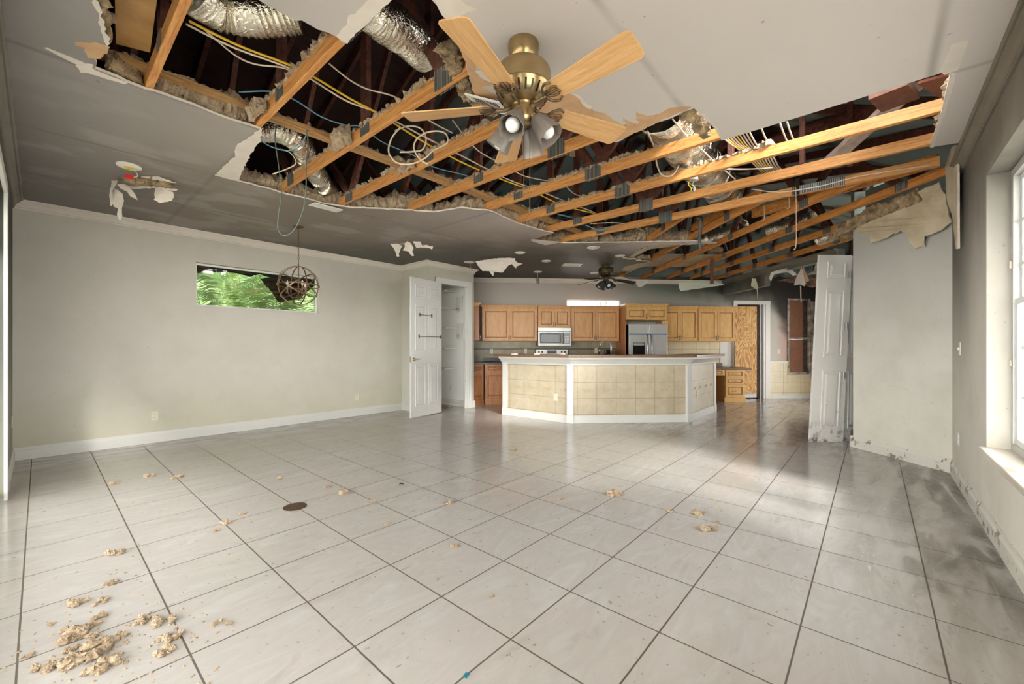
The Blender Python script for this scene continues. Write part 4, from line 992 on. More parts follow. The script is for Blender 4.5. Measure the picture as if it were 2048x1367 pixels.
ins([(2.36, 4.62), (2.6, 4.40), (2.88, 4.18), (3.14, 3.98)], .12, .24, 'insulation ledge at back of hole beside fourth truss', 'insul', 6)
ins([(3.14, 3.99), (3.28, 3.65), (3.52, 3.48), (4.05, 3.54), (4.50, 3.52)], .12, .24, 'insulation ledge at back of hole between sixth and seventh trusses', 'insul', 7)
ins([(4.50, 3.52), (4.68, 3.5), (4.9, 3.92), (5.32, 3.68), (5.7, 3.2)], .12, .22, 'insulation ledge above the pointed plaster tongue', 'insul', 8)
ins([(5.7, 3.2), (6.1, 2.72), (6.58, 2.08)], .11, .24, 'insulation ledge above the ceiling strip near recessed lights', 'insul', 9)
ins([(3.56, -.40), (4.1, -.42), (4.64, -.42)], .07, .12, 'insulation clinging beside the ceiling strip at the right wall', 'insul_sooty', 10)
ins([K(4.42, 3.9, 2.70), K(4.44, 4.5, 2.68), K(4.46, 5.0, 2.60)], .06, .20, 'insulation above the torn beige drywall at the diagonal wall', 'insul_sooty', 11)
ins([(1.45, 1.76), (1.84, 2.0), (2.1, 1.99)], .07, .12, 'insulation above the kraft-paper edge beside the fan', 'insul_sooty', 12)
ins([(6.45, 2.95), (6.9, 3.35), (7.4, 3.1)], .10, .10, 'insulation lying over torn kitchen ceiling beside recessed lights', 'insul_sooty', 13)
ins([(2.90, 1.02), (2.96, .98), (3.24, .96), (3.4, .98)], .07, .15, 'insulation behind the large duct at ceiling notch', 'insul_sooty', 14)
ins([K(3.9, 7.0, 2.94), K(4.4, 7.3, 2.94), K(4.6, 8.6, 2.94)], .12, .10, 'scorched insulation on top of kitchen trusses', 'insul_sooty', 15)
ins([K(4.75, 5.3, 2.72), K(5.2, 5.42, 2.72), K(5.45, 5.42, 2.72)], .08, .12, 'insulation debris above leaning bifold door', 'insul_sooty', 16)
ins([(.66, 2.02), (.78, 2.05), (1.0, 2.0)], .04, .11, 'insulation fringe over the drooping ceiling tongue at the top', 'insul', 17)
ins([(.47, 1.9), (.46, 2.3), (.47, 2.6)], .035, .10, 'insulation caught on top of the first truss', 'insul_sooty', 18, z=ZC + CH - .01)
for k in range(1, 7):
    u = UK[k]; a, b = [(0, 0), (2.15, 3.4), (1.9, 4.5), (2.15, 4.5), (2.0, 4.0), (1.3, 3.6), (.6, 3.5)][k]
    ins([(u - .005, a, 0), (u - .005, (a + b) / 2, 0), (u - .005, b, 0)] and [(u - .004, a), (u - .004, b)], .026, .05, 'tan fluff caught along the top of the %s truss chord' % ORD[k], 'insul', 20 + k, z=ZC + CH - .012, n=9)
ins([(-.05, 3.43), (2.6, 3.37), (4.9, 3.31)], .05, .045, 'fluff lying along the top of the long lumber brace', 'insul', 30, z=ZC + CH + .035, n=9)
for k in range(1, 4):
    p0, p1 = (UK[k] - .06, 3.36), (UK[k] - .05, 3.1)
    ins([p0, p1], .055, .16, 'clump of insulation where %s truss meets the brace' % ORD[k], 'insul', 33 + k, z=ZC - .0, n=10)

# ---------------------------------------------------------------- torn drywall
def sheet(name, pts3, th, mats, label=None, cat='drywall', nrm=None, curl=0, parent=None, jagamp=.006, step=.03, seed=0, side=1):
    "thin piece of drywall or paper: an outline of points in space, roughly planar, with thickness and curl"
    P_ = [Vector(p) for p in pts3]; c = sum(P_, Vector()) / len(P_)
    n_ = Vector()
    for a, b in zip(P_, P_[1:] + P_[:1]): n_ += (a - c).cross(b - c)
    n_.normalize(); x = (P_[0] - c); x = (x - n_ * x.dot(n_)).normalized(); y = n_.cross(x)
    p2 = [((p - c).dot(x), (p - c).dot(y)) for p in P_]
    p2 = jag(p2, jagamp, step, seed, True)
    mb = MB().prism(p2, -th / 2, th / 2, 0, side)
    bm = bmesh.new(); me = bpy.data.meshes.new(name)
    me.from_pydata(mb.v, [], mb.f)
    if not isinstance(mats, (list, tuple)): mats = [mats]
    for m in mats: me.materials.append(m)
    for p, i in zip(me.polygons, mb.m): p.material_index = min(i, len(mats) - 1)
    bm.from_mesh(me); bmesh.ops.recalc_face_normals(bm, faces=bm.faces)
    if curl: bmesh.ops.subdivide_edges(bm, edges=[e for e in bm.edges if e.calc_length() > .06], cuts=3, use_grid_fill=False)
    for v in bm.verts:
        q = c + x * v.co.x + y * v.co.y + n_ * v.co.z
        if curl: q += n_ * (noise.noise(q * 7 + Vector((seed, 0, 0))) * curl + (v.co.x ** 2 - .3 * v.co.y) * curl * 2)
        v.co = q
    bm.to_mesh(me); bm.free(); o = bpy.data.objects.new(name, me); col.objects.link(o)
    if parent: o.parent = parent
    if label: tag(o, label, cat)
    return o
def patch(px, m, z=CEIL - .0012, name='torn_paper', par=True, seed=0, amp=.01):
    p = [at(x, y, z)[:2] for x, y in px]; p = jag(p, amp, .03, seed, True)
    o = MB().prism(p, z, z + .0010).build(name, m, ceiling if par else None); return o
def F4(pts_): return [(x / 4.272 + 860, y / 4.272 + 20) for x, y in pts_]
# kraft paper bared around the fan where the face paper peeled off
patch(F4([(235, 300), (330, 395), (400, 470), (385, 520), (470, 560), (400, 575), (560, 640), (430, 665), (560, 720), (600, 760), (395, 755), (350, 620), (315, 480)]), M['kraft'], seed=1)
patch(F4([(1100, 700), (1250, 730), (1310, 790), (1380, 845), (1520, 905), (1600, 960), (1680, 1010), (1650, 925), (1780, 975), (1745, 860), (1850, 905), (1965, 885)]) + [(1340, 216), (1384, 214), (1310, 246), (1262, 270), (1232, 283), (1180, 270), (1130, 258), (1060, 238), (1020, 226)], M['kraft'], seed=2)
patch(F4([(380, 520), (470, 510), (560, 600), (560, 640), (470, 600)]), M['paper_white'], z=CEIL - .0024, seed=3)
patch(F4([(1210, 715), (1250, 715), (1390, 830), (1370, 850), (1290, 790)]), M['paper_white'], z=CEIL - .0024, seed=4)
patch([(866, -8), (893, 40), (958, 20), (900, -8)], M['paper_white'], seed=5)
patch([(695, 88), (700, 78), (790, -6), (738, -6), (710, 28), (697, 30), (694, 50), (672, 73)], M['paper_white'], seed=6, amp=.006)
patch([(1903, 144), (1889, 150), (1879, 142), (1904, 88), (1937, 80), (1916, 140)], M['paper_white'], seed=7, amp=.002)
patch([(1903, 144), (1913, 146), (1892, 222), (1866, 296), (1860, 294), (1885, 221)], M['paper_white'], seed=8, amp=.004)
patch([(150, 84), (192, 84), (220, 94), (200, 118), (176, 116), (170, 96), (150, 90)], M['kraft'], seed=9)
patch([(187, -4), (197, 4), (208, 50), (220, 88), (214, 92), (206, 72), (196, 45), (192, 20)], M['paper_white'], z=CEIL - .0024, seed=10)
patch([(88, 96), (93, 95), (170, 126), (190, 140), (256, 166), (248, 168), (180, 148), (155, 130)], M['paper_white'], seed=11, amp=.004)
patch([(150, 130), (186, 128), (184, 146), (162, 146)], M['paper_white'], z=CEIL - .003, seed=12)
patch([(527, 256), (515, 262), (497, 274), (474, 290), (468, 315), (446, 333), (430, 351), (475, 362), (480, 352), (500, 310), (522, 280)], M['paper_white'], seed=13)
patch([(1390, 216), (1400, 226), (1408, 228), (1425, 245), (1445, 281), (1436, 257), (1412, 236)], M['paper_white'], seed=14, amp=.003)
patch([(1063, 478), (1125, 484), (1090, 490), (1063, 482)], M['paper_white'], seed=15)
patch([(1357, 490), (1320, 489), (1290, 494), (1275, 502), (1262, 511), (1250, 517), (1268, 513), (1300, 498), (1340, 493)], M['paper_grey'], seed=16)
patch([(1299, 523), (1270, 528), (1250, 533), (1243, 541), (1262, 543), (1275, 536), (1300, 530)], M['paper_grey'], seed=17)

FN = [0]
def flap(px, dep, m, label, tilt=0, curl=.03, th=.004, group=None):
    "piece hanging from the ceiling: outline seen from the room, at its own distance, leaning by tilt"
    FN[0] += 1; ytop = min(p[1] for p in px); dt = FPX * (CEIL - EYE) / (695 - ytop) if dep is None else dep
    pts_ = [atd(x, y, dt + tilt * (y - ytop) / 100) for x, y in px]
    o = sheet('hanging_drywall', pts_, th, m, label, 'drywall', curl=curl, seed=FN[0], jagamp=.004, step=.02)
    if group: o['group'] = group
    return o
PW = [M['paper_white'], M['gypsum']]
def q9(pts_): return [(x / 9.11 + 200, y / 9.11 + 300) for x, y in pts_]
flap(q9([(220, 370), (350, 350), (390, 460), (310, 520), (280, 640), (250, 700), (240, 860), (180, 1000), (150, 1000), (200, 760), (195, 460)]), 3.95, PW, 'white plaster strip hanging at left end of the torn patch under the detector')
flap(q9([(250, 690), (400, 780), (420, 950), (410, 1100), (400, 1220), (350, 1275), (300, 1180), (340, 1060), (270, 1040), (215, 900)]), 3.97, PW, 'longest white plaster tatter dangling nearly to the crown moulding')
flap(q9([(300, 620), (420, 600), (570, 720), (640, 810), (680, 910), (560, 850), (470, 740), (350, 690)]), 3.93, PW, 'curled white plaster strip between two longer tatters')
flap(q9([(990, 670), (1200, 720), (1340, 770), (1350, 860), (1300, 920), (1180, 935), (1090, 965), (1000, 910), (1025, 880), (1000, 780)]), 4.0, PW, 'rounded white drywall flap at the right of the detector patch')
flap(q9([(420, 610), (600, 660), (1000, 640), (1420, 720), (1340, 745), (1000, 690), (600, 710), (450, 690)]), 3.98, PW, 'long narrow drywall lip below the bulging insulation', curl=.01)
flap(q9([(360, 350), (800, 430), (1100, 490), (1400, 600), (1250, 580), (800, 500), (560, 520), (400, 450)]), 3.86, PW, 'thin drywall lip just below the detector plate', curl=.01)
p0 = atd(236, 362, 3.90); p1 = atd(290, 371, 3.90); p2 = atd(350, 376, 3.94)
tag(fluff([p0, p1, p2], .05, .10, 41).build('insulation_roll', M['insul_sooty']), 'brown insulation roll bulging out of the small ceiling tear', 'insulation')
def q8(pts_): return [(x / 8.533 + 740, y / 8.533 + 480) for x, y in pts_]
flap(q8([(340, 60), (480, 60), (550, 100), (520, 170), (490, 230), (500, 280), (460, 280), (430, 190), (400, 130)]), None, PW, 'left pointed tatter of the torn patch near the pantry')
flap(q8([(590, 50), (640, 15), (700, 60), (740, 130), (720, 200), (750, 265), (715, 270), (650, 195), (560, 180), (600, 110)]), None, PW, 'middle tatter of the torn patch near the pantry')
flap(q8([(740, 20), (860, 20), (880, 90), (960, 80), (1080, 110), (1060, 160), (1000, 130), (860, 120), (790, 130)]), None, [M['paper_white'], M['kraft']], 'right ragged strip of the torn patch near the pantry')
tag(fluff([at(799, 487, 2.80), at(830, 489, 2.80), at(858, 493, 2.80)], .05, .05, 43).build('insulation_tuft', M['insul']), 'small brown insulation tuft in torn patch near the pantry', 'insulation')
def q2_(pts_): return [(x / 2.926 + 780, y / 2.926 + 480) for x, y in pts_]
flap(q2_([(500, 125), (590, 108), (700, 103), (735, 108), (720, 135), (690, 150), (660, 190), (610, 185), (603, 210), (580, 180), (540, 180), (515, 150)]), 7.2, PW, 'large white drywall flap hanging in front of the kitchen crown')
flap(q2_([(720, 105), (745, 130), (778, 138), (745, 150), (735, 165), (712, 140)]), 7.25, PW, 'small star-shaped scrap beside the large hanging flap', curl=.01)
flap(q2_([(1430, 232), (1515, 240), (1490, 262), (1470, 275), (1450, 270)]), 8.6, PW, 'pointed pale scrap under broken crown beside kitchen fan')
# pale duct-like scrap hanging at the kitchen crown
flap(q2_([(1688, 248), (1750, 240), (1900, 240), (1960, 262), (1700, 298), (1688, 275)]), 8.8, [simple('greenish_drywall', rgb(196, 200, 184), .7), M['char']], 'greenish-white drywall length dangling at the kitchen crown', curl=.02, th=.012)
def q5(pts_): return [(x / 5.697 + 1380, y / 5.697 + 380) for x, y in pts_]
flap(q5([(700, 1005), (745, 1010), (775, 1100), (760, 1135), (700, 1095)]), 8.4, [simple('greenish_scrap', rgb(190, 190, 166), .7), M['gypsum']], 'small greenish drywall scrap dangling on a cord above the doorway')
tag(MB().tube([atd(1514, 575, 8.4), atd(1515.5, 598, 8.4)], .006, 5).build('dangling_cord', M['w_wht']), 'thin cord below the small scrap above the doorway', 'cord')
flap(q5([(1265, 880), (1300, 980), (1340, 1010), (1310, 1095), (1250, 1075), (1180, 1085), (1210, 1000)]), 7.6, PW, 'white triangular drywall tatter above the boarded window')
flap(q5([(1290, 860), (1330, 960), (1360, 1030), (1320, 1060), (1290, 960)]), 7.5, [M['kraft'], M['gypsum']], 'tan paper sliver beside the triangular tatter')
flap(q5([(920, 935), (1120, 880), (1220, 960), (1180, 975), (1100, 935), (960, 955), (925, 1040), (905, 1000)]), 7.8, PW, 'long pale torn lip hanging from the burnt header')
flap(q5([(1440, 820), (1490, 850), (1495, 900), (1420, 960), (1330, 970), (1400, 920)]), 6.9, [M['paper_grey'], M['gypsum']], 'crumpled drywall bits beside the top of bifold door', curl=.05)
flap(q5([(1000, 1030), (1200, 990), (1480, 1000), (1478, 1090), (1400, 1110), (1290, 1090), (1180, 1055)]), 8.0, [simple('scorched_pink', rgb(150, 110, 96), .8, c2=rgb(70, 50, 44), scale=8), M['char']], 'scorched pinkish panel sagging over the nook', curl=.04, th=.012)
tag(MB().tube([atd(1601, 572, 7.6), atd(1602, 604, 7.6)], .009, 5).build('dangling_cord', M['w_wht']), 'pale cord hanging in front of the boarded window', 'cord')
# drywall fallen against the diagonal wall
def q3(pts_): return [(x / 2.734 + 1300, y / 2.734 + 100) for x, y in pts_]
pts_ = [att(x, y, 4.47 - max(0, (470 - y)) * .0004) for x, y in q3([(1095, 985), (1250, 915), (1300, 850), (1420, 800), (1580, 722), (1610, 790), (1630, 900), (1645, 940), (1560, 1000), (1500, 1020), (1495, 1075), (1440, 1085), (1415, 1020), (1370, 985), (1290, 1030), (1210, 1055), (1200, 1010)])]
sheet('fallen_drywall', pts_, .013, [M['paper_grey'], M['gypsum']], 'torn beige drywall sheet hanging over the diagonal wall top', 'drywall', curl=.02, jagamp=.012, step=.04, seed=50)
pts_ = [atd(x, y, d_) for x, y, d_ in ((1893, 330, 3.85), (1905, 292, 3.65), (1917, 289, 3.50), (1918, 400, 3.50), (1917, 497, 3.50), (1912, 498, 3.55), (1906, 430, 3.65), (1897, 400, 3.8))]
sheet('hanging_drywall', pts_, .014, [M['paper_grey'], M['gypsum']], 'tall drywall strip hanging edge-on beside the right wall', 'drywall', jagamp=.004, seed=51)
# beige filler panel lying behind the kitchen trusses
tag(MB().prism([K(3.3, 7.4)[:2], K(4.6, 7.4)[:2], K(4.6, 8.5)[:2], K(3.3, 8.5)[:2]], 2.935, 2.95).build('loose_drywall', M['paper_grey']), 'loose beige drywall panel lying across the kitchen trusses', 'drywall')

# ---------------------------------------------------------------- ducts
def duct(px, r_, label, amp=.012, n=22, name='foil_duct', pts3=None, m=None):
    P_ = pts3 or [at(x, y, z) for x, y, z in px]; P_ = [Vector(p) for p in P_]; out = []
    for i in range(len(P_) - 1):
        p0 = P_[max(i - 1, 0)]; p1 = P_[i]; p2 = P_[i + 1]; p3 = P_[min(i + 2, len(P_) - 1)]
        k = max(2, int((p2 - p1).length / .009))
        for j in range(k):
            t = j / k; out.append(.5 * ((2 * p1) + (-p0 + p2) * t + (2 * p0 - 5 * p1 + 4 * p2 - p3) * t * t + (-p0 + 3 * p1 - 3 * p2 + p3) * t ** 3))
    out.append(P_[-1]); mb = MB().tube(out, r_, n, cap=False)
    nv = []
    for i, p in enumerate(mb.v):
        c = out[i // n]; d = (Vector(p) - c).normalized(); q = Vector(p)
        nv.append(tuple(q + d * (amp * .6 * noise.fractal(q * 9, 1, 2, 4) + (.5 + noise.noise(q * 11)) * .009 * math.sin((i // n) * 2.1 + 1.5 * noise.noise(q * 6)))))
    mb.v = nv; return tag(mb.build(name, m or M['foil'], smooth=True, angle=60), label, 'duct')
duct([(372, -30, 3.08), (430, 8, 3.12), (500, 25, 3.14), (590, 18, 3.2)], .12, 'foil duct at the top of the picture right of the first truss')
duct([(700, -35, 3.12), (742, 22, 3.14), (800, 62, 3.16), (850, 108, 3.2)], .115, 'wide crinkled foil duct left of the fan blade')
duct([(505, 258, 3.08), (560, 262, 3.08), (598, 286, 3.06), (622, 330, 3.05), (650, 372, 3.02), (665, 388, 3.0)], .10, 'bent foil duct running down toward the hanging vent')
duct([(1322, 215, 3.16), (1352, 262, 3.16), (1385, 310, 3.18), (1420, 350, 3.2), (1452, 392, 3.22)], .20, 'largest foil duct bending over the notch right of the fan')
duct([(1408, 480, 3.03), (1450, 468, 3.03), (1485, 452, 3.03)], .11, 'foil duct end resting behind the first kitchen trusses')
duct([(1540, 462, 3.05), (1580, 450, 3.05), (1625, 436, 3.05)], .10, 'foil duct lying across the middle kitchen trusses')
duct([(1640, 478, 2.98), (1670, 468, 2.98), (1694, 462, 2.98)], .10, 'bright foil duct end beside the diagonal wall')

# ---------------------------------------------------------------- cables
def smooth(P_, k=8):
    P_ = [Vector(p) for p in P_]; out = []
    for i in range(len(P_) - 1):
        p0 = P_[max(i - 1, 0)]; p1 = P_[i]; p2 = P_[i + 1]; p3 = P_[min(i + 2, len(P_) - 1)]
        for j in range(k):
            t = j / k; out.append(.5 * ((2 * p1) + (-p0 + p2) * t + (2 * p0 - 5 * p1 + 4 * p2 - p3) * t * t + (-p0 + 3 * p1 - 3 * p2 + p3) * t ** 3))
    out.append(P_[-1]); return out
def cable(px, r_, m, label, z=2.97, group=None):
    P_ = [at(p[0], p[1], p[2] if len(p) > 2 else z) for p in px]
    o = tag(MB().tube(smooth(P_), r_, 6).build('cable', m, smooth=True), label, 'cable', group); return o
cable([(378, 42), (480, 92), (600, 139), (700, 197), (765, 232), (850, 285), (925, 325), (1000, 357), (1060, 380), (1125, 410), (1195, 428)], .007, M['w_yel'], 'long yellow cable running over the truss chords')
cable([(372, 48), (470, 96), (595, 143), (690, 200), (762, 228), (850, 274), (940, 320), (1010, 356), (1070, 378), (1130, 402), (1190, 425)], .006, M['w_wht'], 'long white cable running alongside the yellow one')
cable([(410, 60), (470, 110), (510, 128), (560, 134), (585, 142)], .005, M['w_wht'], 'loose white cable sagging under the long pair near first truss')
cable([(658, 127), (700, 160), (735, 178), (795, 196), (850, 236), (905, 266)], .005, M['w_wht'], 'thin white cable swaying between second and third trusses', z=3.0)
cable([(905, 240), (955, 300), (1010, 330), (1050, 352), (1110, 364)], .005, M['w_wht'], 'thin white cable drooping behind the fan shades', z=3.0)
cable([(1130, 370), (1150, 388), (1180, 394), (1230, 392)], .005, M['w_wht'], 'thin white cable at the fifth truss near nail plates', z=3.0)
cable([(478, 184), (545, 183), (590, 200), (640, 232), (690, 250), (724, 254), (765, 284), (830, 312), (868, 334), (930, 350), (960, 362)], .005, M['w_blu'], 'thin blue cable crossing the attic below the yellow one', z=3.0)
cable([(1115, 428), (1160, 438)], .01, M['w_blu'], 'short thick blue cable above the back insulation ledge', z=2.99)
cable([(1172, 450), (1200, 460), (1230, 450)], .007, M['w_blu'], 'blue cable loop under the seventh truss', z=2.84)
cable([(1180, 447), (1240, 446), (1290, 462)], .006, M['w_wht'], 'white cable above the ceiling strip at the back of the hole', z=2.9)
# grey loop hanging well below the ceiling
P_ = [atd(556, 243, 3.25), atd(550, 275, 3.25), atd(557, 330, 3.27), atd(563, 385, 3.28), atd(557, 430, 3.3), atd(556, 458, 3.3), atd(568, 471, 3.3), atd(586, 462, 3.3), atd(603, 430, 3.28), atd(611, 390, 3.27), atd(613, 330, 3.25), atd(616, 285, 3.25), atd(613, 262, 3.22), atd(618, 262, 3.2)]
tag(MB().tube(smooth(P_), .004, 6).build('cable', M['w_grn'], smooth=True), 'grey-green cable loop hanging low beside the globe chandelier', 'cable')
P_ = [atd(x, y, 3.3) for x, y in ((510, 273), (540, 292), (575, 301), (600, 292), (612, 270))]; tag(MB().tube(smooth(P_), .0045, 6).build('cable', M['w_blu'], smooth=True), 'blue cable slack in front of the bent foil duct', 'cable')
P_ = [atd(x, y, 3.5) for x, y in ((545, 348), (575, 337), (592, 325), (580, 305), (560, 298))]; tag(MB().tube(smooth(P_), .005, 6).build('cable', M['w_wht'], smooth=True), 'white cable bend below the bent foil duct', 'cable')
# coil beside the fan
cc = [atd(x, y, 3.15) for x, y in ((800, 255), (784, 275), (777, 300), (785, 318), (800, 327), (825, 327), (850, 316), (868, 300), (894, 286), (892, 268), (875, 262), (850, 266), (832, 280), (828, 298), (840, 318), (855, 328))]
tag(MB().tube(smooth(cc), .006, 6).build('cable', M['w_wht'], smooth=True), 'loosely coiled white cable hanging left of the fan lights', 'cable')
cc = [atd(x, y, 3.18) for x, y in ((790, 262), (815, 252), (840, 256), (852, 275), (846, 298), (825, 303), (800, 304))]
tag(MB().tube(smooth(cc), .006, 6).build('cable', M['w_wht'], smooth=True), 'inner loop of the coiled white cable by the fan', 'cable')
# bundle by the large duct
rb = random.Random(4)
for i in range(9):
    x0 = 1440 + i * 7; c_ = M['w_yel'] if i in (1, 4) else M['w_wht']
    cable([(x0, 270 + i * -1.5, 3.05), (x0 + 22, 288 + i, 2.98), (x0 + 50, 306 + i, 2.96), (x0 + 62, 322 + i * 1.5, 3.0), (x0 + 85, 345 + i, 2.98)], .0065, c_, 'cable in the white and yellow bundle draped right of the largest duct', group='bundled cables by the largest duct')
for x0, y0, x1, y1, w_ in ((1520, 250, 1552, 298, 'left'), (1560, 246, 1588, 294, 'middle'), (1574, 244, 1598, 286, 'right')):
    cable([(x0, y0, 3.05), ((x0 + x1) / 2 - 3, (y0 + y1) / 2 + 6, 3.0), (x1 - 8, y1 - 4, 2.97), (x1, y1 - 8, 2.99)], .0065, M['w_wht'], '%s of three cable ends dropping from the straight cut ceiling edge' % w_)
cable([(1295, 262, 2.95), (1310, 300, 2.95), (1314, 330, 2.9), (1325, 350, 2.88), (1345, 350, 2.88), (1358, 330, 2.95)], .0065, M['w_wht'], 'white cable loop hanging left of the largest duct')
cable([(1345, 238, 2.96), (1372, 270, 2.96), (1402, 298, 2.94), (1432, 326, 2.94), (1470, 358, 2.94)], .0065, M['w_wht'], 'white cable lying across the largest duct')
cable([(1503, 378, 2.83), (1560, 384, 2.83), (1640, 372, 2.83), (1720, 352, 2.83), (1862, 330, 2.83)], .005, M['w_wht'], 'white cable stapled under the eighth truss toward the right wall')
cable([(1450, 338, 2.9), (1500, 338, 2.9), (1545, 335, 2.9)], .006, M['w_wht'], 'white cable between the sixth and seventh trusses')
for x, y0, y1, lb in ((1528, 412, 436, 'beside hip beam'), (1592, 382, 470, 'at centre of kitchen trusses'), (1578, 396, 412, 'under the nail plate')):
    tag(MB().tube(smooth([at(x, y0, 2.93), Vector(at(x, y0, 2.84)), Vector(at(x, y0, 2.84)) + Vector((.01, .0, -(y1 - y0) * .006)), Vector(at(x, y0, 2.84)) + Vector((0, .02, -(y1 - y0) * .0068))]), .003, 5).build('cable', M['w_wht']), 'short dangling white cable %s' % lb, 'cable')
# junction box remains, conduit, straps
p = at(1385, 360, 2.86)
jb = thing('junction_box', 'mangled junction box with wires hanging beside the largest duct', 'junction box', p)
MB().lathe([(.055, 0), (.06, .01), (.045, .035), (.0, .04)], 9, Matrix.Rotation(.3, 4, 'X'), rad=lambda k, j: 1 + .25 * math.sin(k * 2.3)).build('body', M['alu'], jb)
for i, (dx, dy, mm) in enumerate(((.03, 0, M['w_grn']), (-.02, .01, M['yellow']), (0, -.02, M['w_wht']))): MB().tube(smooth([(dx, dy, 0), (dx * 1.5, dy + .02, -.04), (dx * .5, dy, -.08), (dx, dy, -.11)]), .004, 5).build('wire', mm, jb)
MB().tube(smooth([(0, 0, .03), (-.02, .02, .1), (.01, 0, .2)]), .008, 6).build('wire', M['w_wht'], jb)
p = at(1401, 443, 2.9)
cd_ = thing('hanging_conduit', 'melted grey conduit hanging down before the kitchen trusses', 'conduit', (p[0], p[1], 2.95))
MB().tube(smooth([(0, 0, .0), (.01, 0, -.12), (-.01, .01, -.3), (.005, 0, -.42)]), [.03] + [.022] * 30, 8, rf=lambda i: .026 - .0003 * i).build('pipe', simple('grey_conduit', rgb(84, 86, 88), .6), cd_, smooth=True)
MB().tube(smooth([(-.09, 0, -.03), (-.04, .01, .03), (.0, .0, .0), (.05, .01, .03), (.08, 0, -.01)]), .016, 7).build('crumpled_collar', simple('grey_conduit_lump', rgb(70, 72, 74), .6), cd_, smooth=True)
p = at(1424, 517, 2.84); tag(MB().box(-.03, -.012, -.42, .03, .012, .05).build('metal_strap', simple('rusty_strap', rgb(122, 84, 64), .7, c2=rgb(80, 56, 46), scale=20), loc=(p[0], p[1], 2.80), rz=KR), 'rusty strap hanging straight down before the kitchen crown', 'strap')
def strap(px, z0, z1, lb, rz=KR):
    p = at(*px, (z0 + z1) / 2); r_ = thing('perforated_strap', lb, 'strap', (p[0], p[1], z0), rz)
    MB().box(-.022, -.002, 0, .022, .002, z1 - z0).build('strip', M['pewter'], r_)
    for j in range(int((z1 - z0) / .03)):
        MB().lathe([(.004, 0), (.004, .0008)], 8, Matrix.Translation((.008 * (-1) ** j, -.0021, .015 + j * .03)) @ Matrix.Rotation(PI / 2, 4, 'X')).build('hole', M['black'], r_)
strap((1145, 283), 2.80, 3.05, 'perforated metal strap hanging right below the fan blade'); strap((1595, 372), 2.82, 3.0, 'perforated metal strap at splice plate of eighth truss')
p = at(1660, 372, 2.86)
tag(MB().box(-.004, -.22, 0, 0, .22, .085).build('splice_plate', M['plate'], loc=(UK[8] - .0215, p[1] + .1, ZC + .002)), 'wide galvanized splice plate on the last main truss', 'plate')

# ---------------------------------------------------------------- vents, lights, detector
def vent(loc, rot, sx, sy, label, m='white', bars=9):
    r_ = thing('ceiling_vent', label, 'vent', loc); r_.rotation_euler = rot
    f_ = MB(); frame_rect(f_, -sx / 2, sx / 2, -sy / 2, sy / 2, 0, .012, .03); f_.map(lambda p: (p.x, p.z, p.y)); f_.build('frame', M[m], r_, bevel=.002)
    for i in range(bars):
        y = -sy / 2 + .035 + (sy - .07) * i / (bars - 1)
        MB().beam((-sx / 2 + .03, y, .008), (sx / 2 - .03, y, .008), .002, .022, (0, .8, .6)).build('louver', M[m], r_)
    MB().box(-sx / 2 + .03, -sy / 2 + .03, .012, sx / 2 - .03, sy / 2 - .03, .02).build('backing', M['black'], r_)
p = at(978, 218, 2.80); vent((p[0], p[1], 2.82), (.35, -.25, .45), .30, .24, 'bent white vent grille dangling behind the fan lights')
p = at(652, 414, 2.81); vent((p[0], p[1], 2.800), (.06, 0, 0), .32, .16, 'white vent grille hanging loose at ceiling edge above chandelier')
p = at(1144, 529.5, 2.81); vent((p[0], p[1], 2.804), (0, 0, KR), .36, .22, 'white supply vent in the sooty kitchen ceiling')
LL = [((1186.7, 494.5), .10, 'largest recessed light, nearest to the torn ceiling edge'), ((1239.7, 511), .09, 'recessed light beside the kitchen ceiling tear'), ((1188.4, 545), .09, 'recessed light directly left of the kitchen fan mount'),
      ((1092.7, 521.5), .09, 'recessed light left of the kitchen ceiling vent'), ((1040, 504.6), .09, 'recessed light alone left of the larger one'), ((1075.6, 543), .09, 'recessed light with a dangling spiral bulb')]
for (px, r_, lb) in LL:
    p = at(*px, CEIL); r = thing('recessed_light', lb, 'ceiling light', (p[0], p[1], CEIL), 0, 'recessed kitchen lights')
    MB().lathe([(r_, 0), (r_, -.006), (r_ * .8, -.012), (r_ * .72, -.002), (r_ * .7, -.0005)], 28).build('trim_ring', M['white'], r, smooth=True, angle=40)
    MB().lathe([(r_ * .68, -.0008), (r_ * .5, -.012), (0.001, -.02)], 24).build('lamp_face', M['bulb'], r, smooth=True)
p = at(1075.6, 543, CEIL); sb = thing('spiral_bulb', 'spiral bulb dangling on a wire before the kitchen crown', 'bulb', (p[0], p[1], CEIL - .02))
MB().tube([(0, 0, 0), (0, 0, -.10)], .004, 5).build('wire', M['w_wht'], sb)
MB().tube([((.045 - .0008 * i) * math.cos(i * .6), .03 * math.sin(i * .6), -.12 - .0035 * i) for i in range(32)], .010, 6).build('spiral_tube', simple('sooty_tube', rgb(150, 130, 116), .4), sb, smooth=True)
p = at(938.5, 523.7, CEIL); sp_ = thing('sprinkler_plate', 'white round ceiling plate with thin stem near the pantry corner', 'plate', (p[0], p[1], CEIL))
MB().lathe([(.10, 0), (.10, -.006), (.0, -.010)], 28).build('disc', M['white'], sp_, smooth=True); MB().tube([(0.03, 0, 0), (.03, 0, -.09)], .003, 5).build('stem', M['w_wht'], sp_); MB().lathe([(.012, -.12), (.014, -.10), (.01, -.09)], 8, Matrix.Translation((.03, 0, 0))).build('bead', simple('orange_bead', rgb(206, 120, 80), .5), sp_)
p = at(258, 331, CEIL); sd = thing('detector_base', 'round white smoke detector base with red plug dangling from it', 'smoke detector', (p[0], p[1], CEIL))
MB().lathe([(.085, 0), (.085, -.010), (.07, -.016), (.0, -.016)], 32).build('base_plate', M['white'], sd, smooth=True, angle=40)
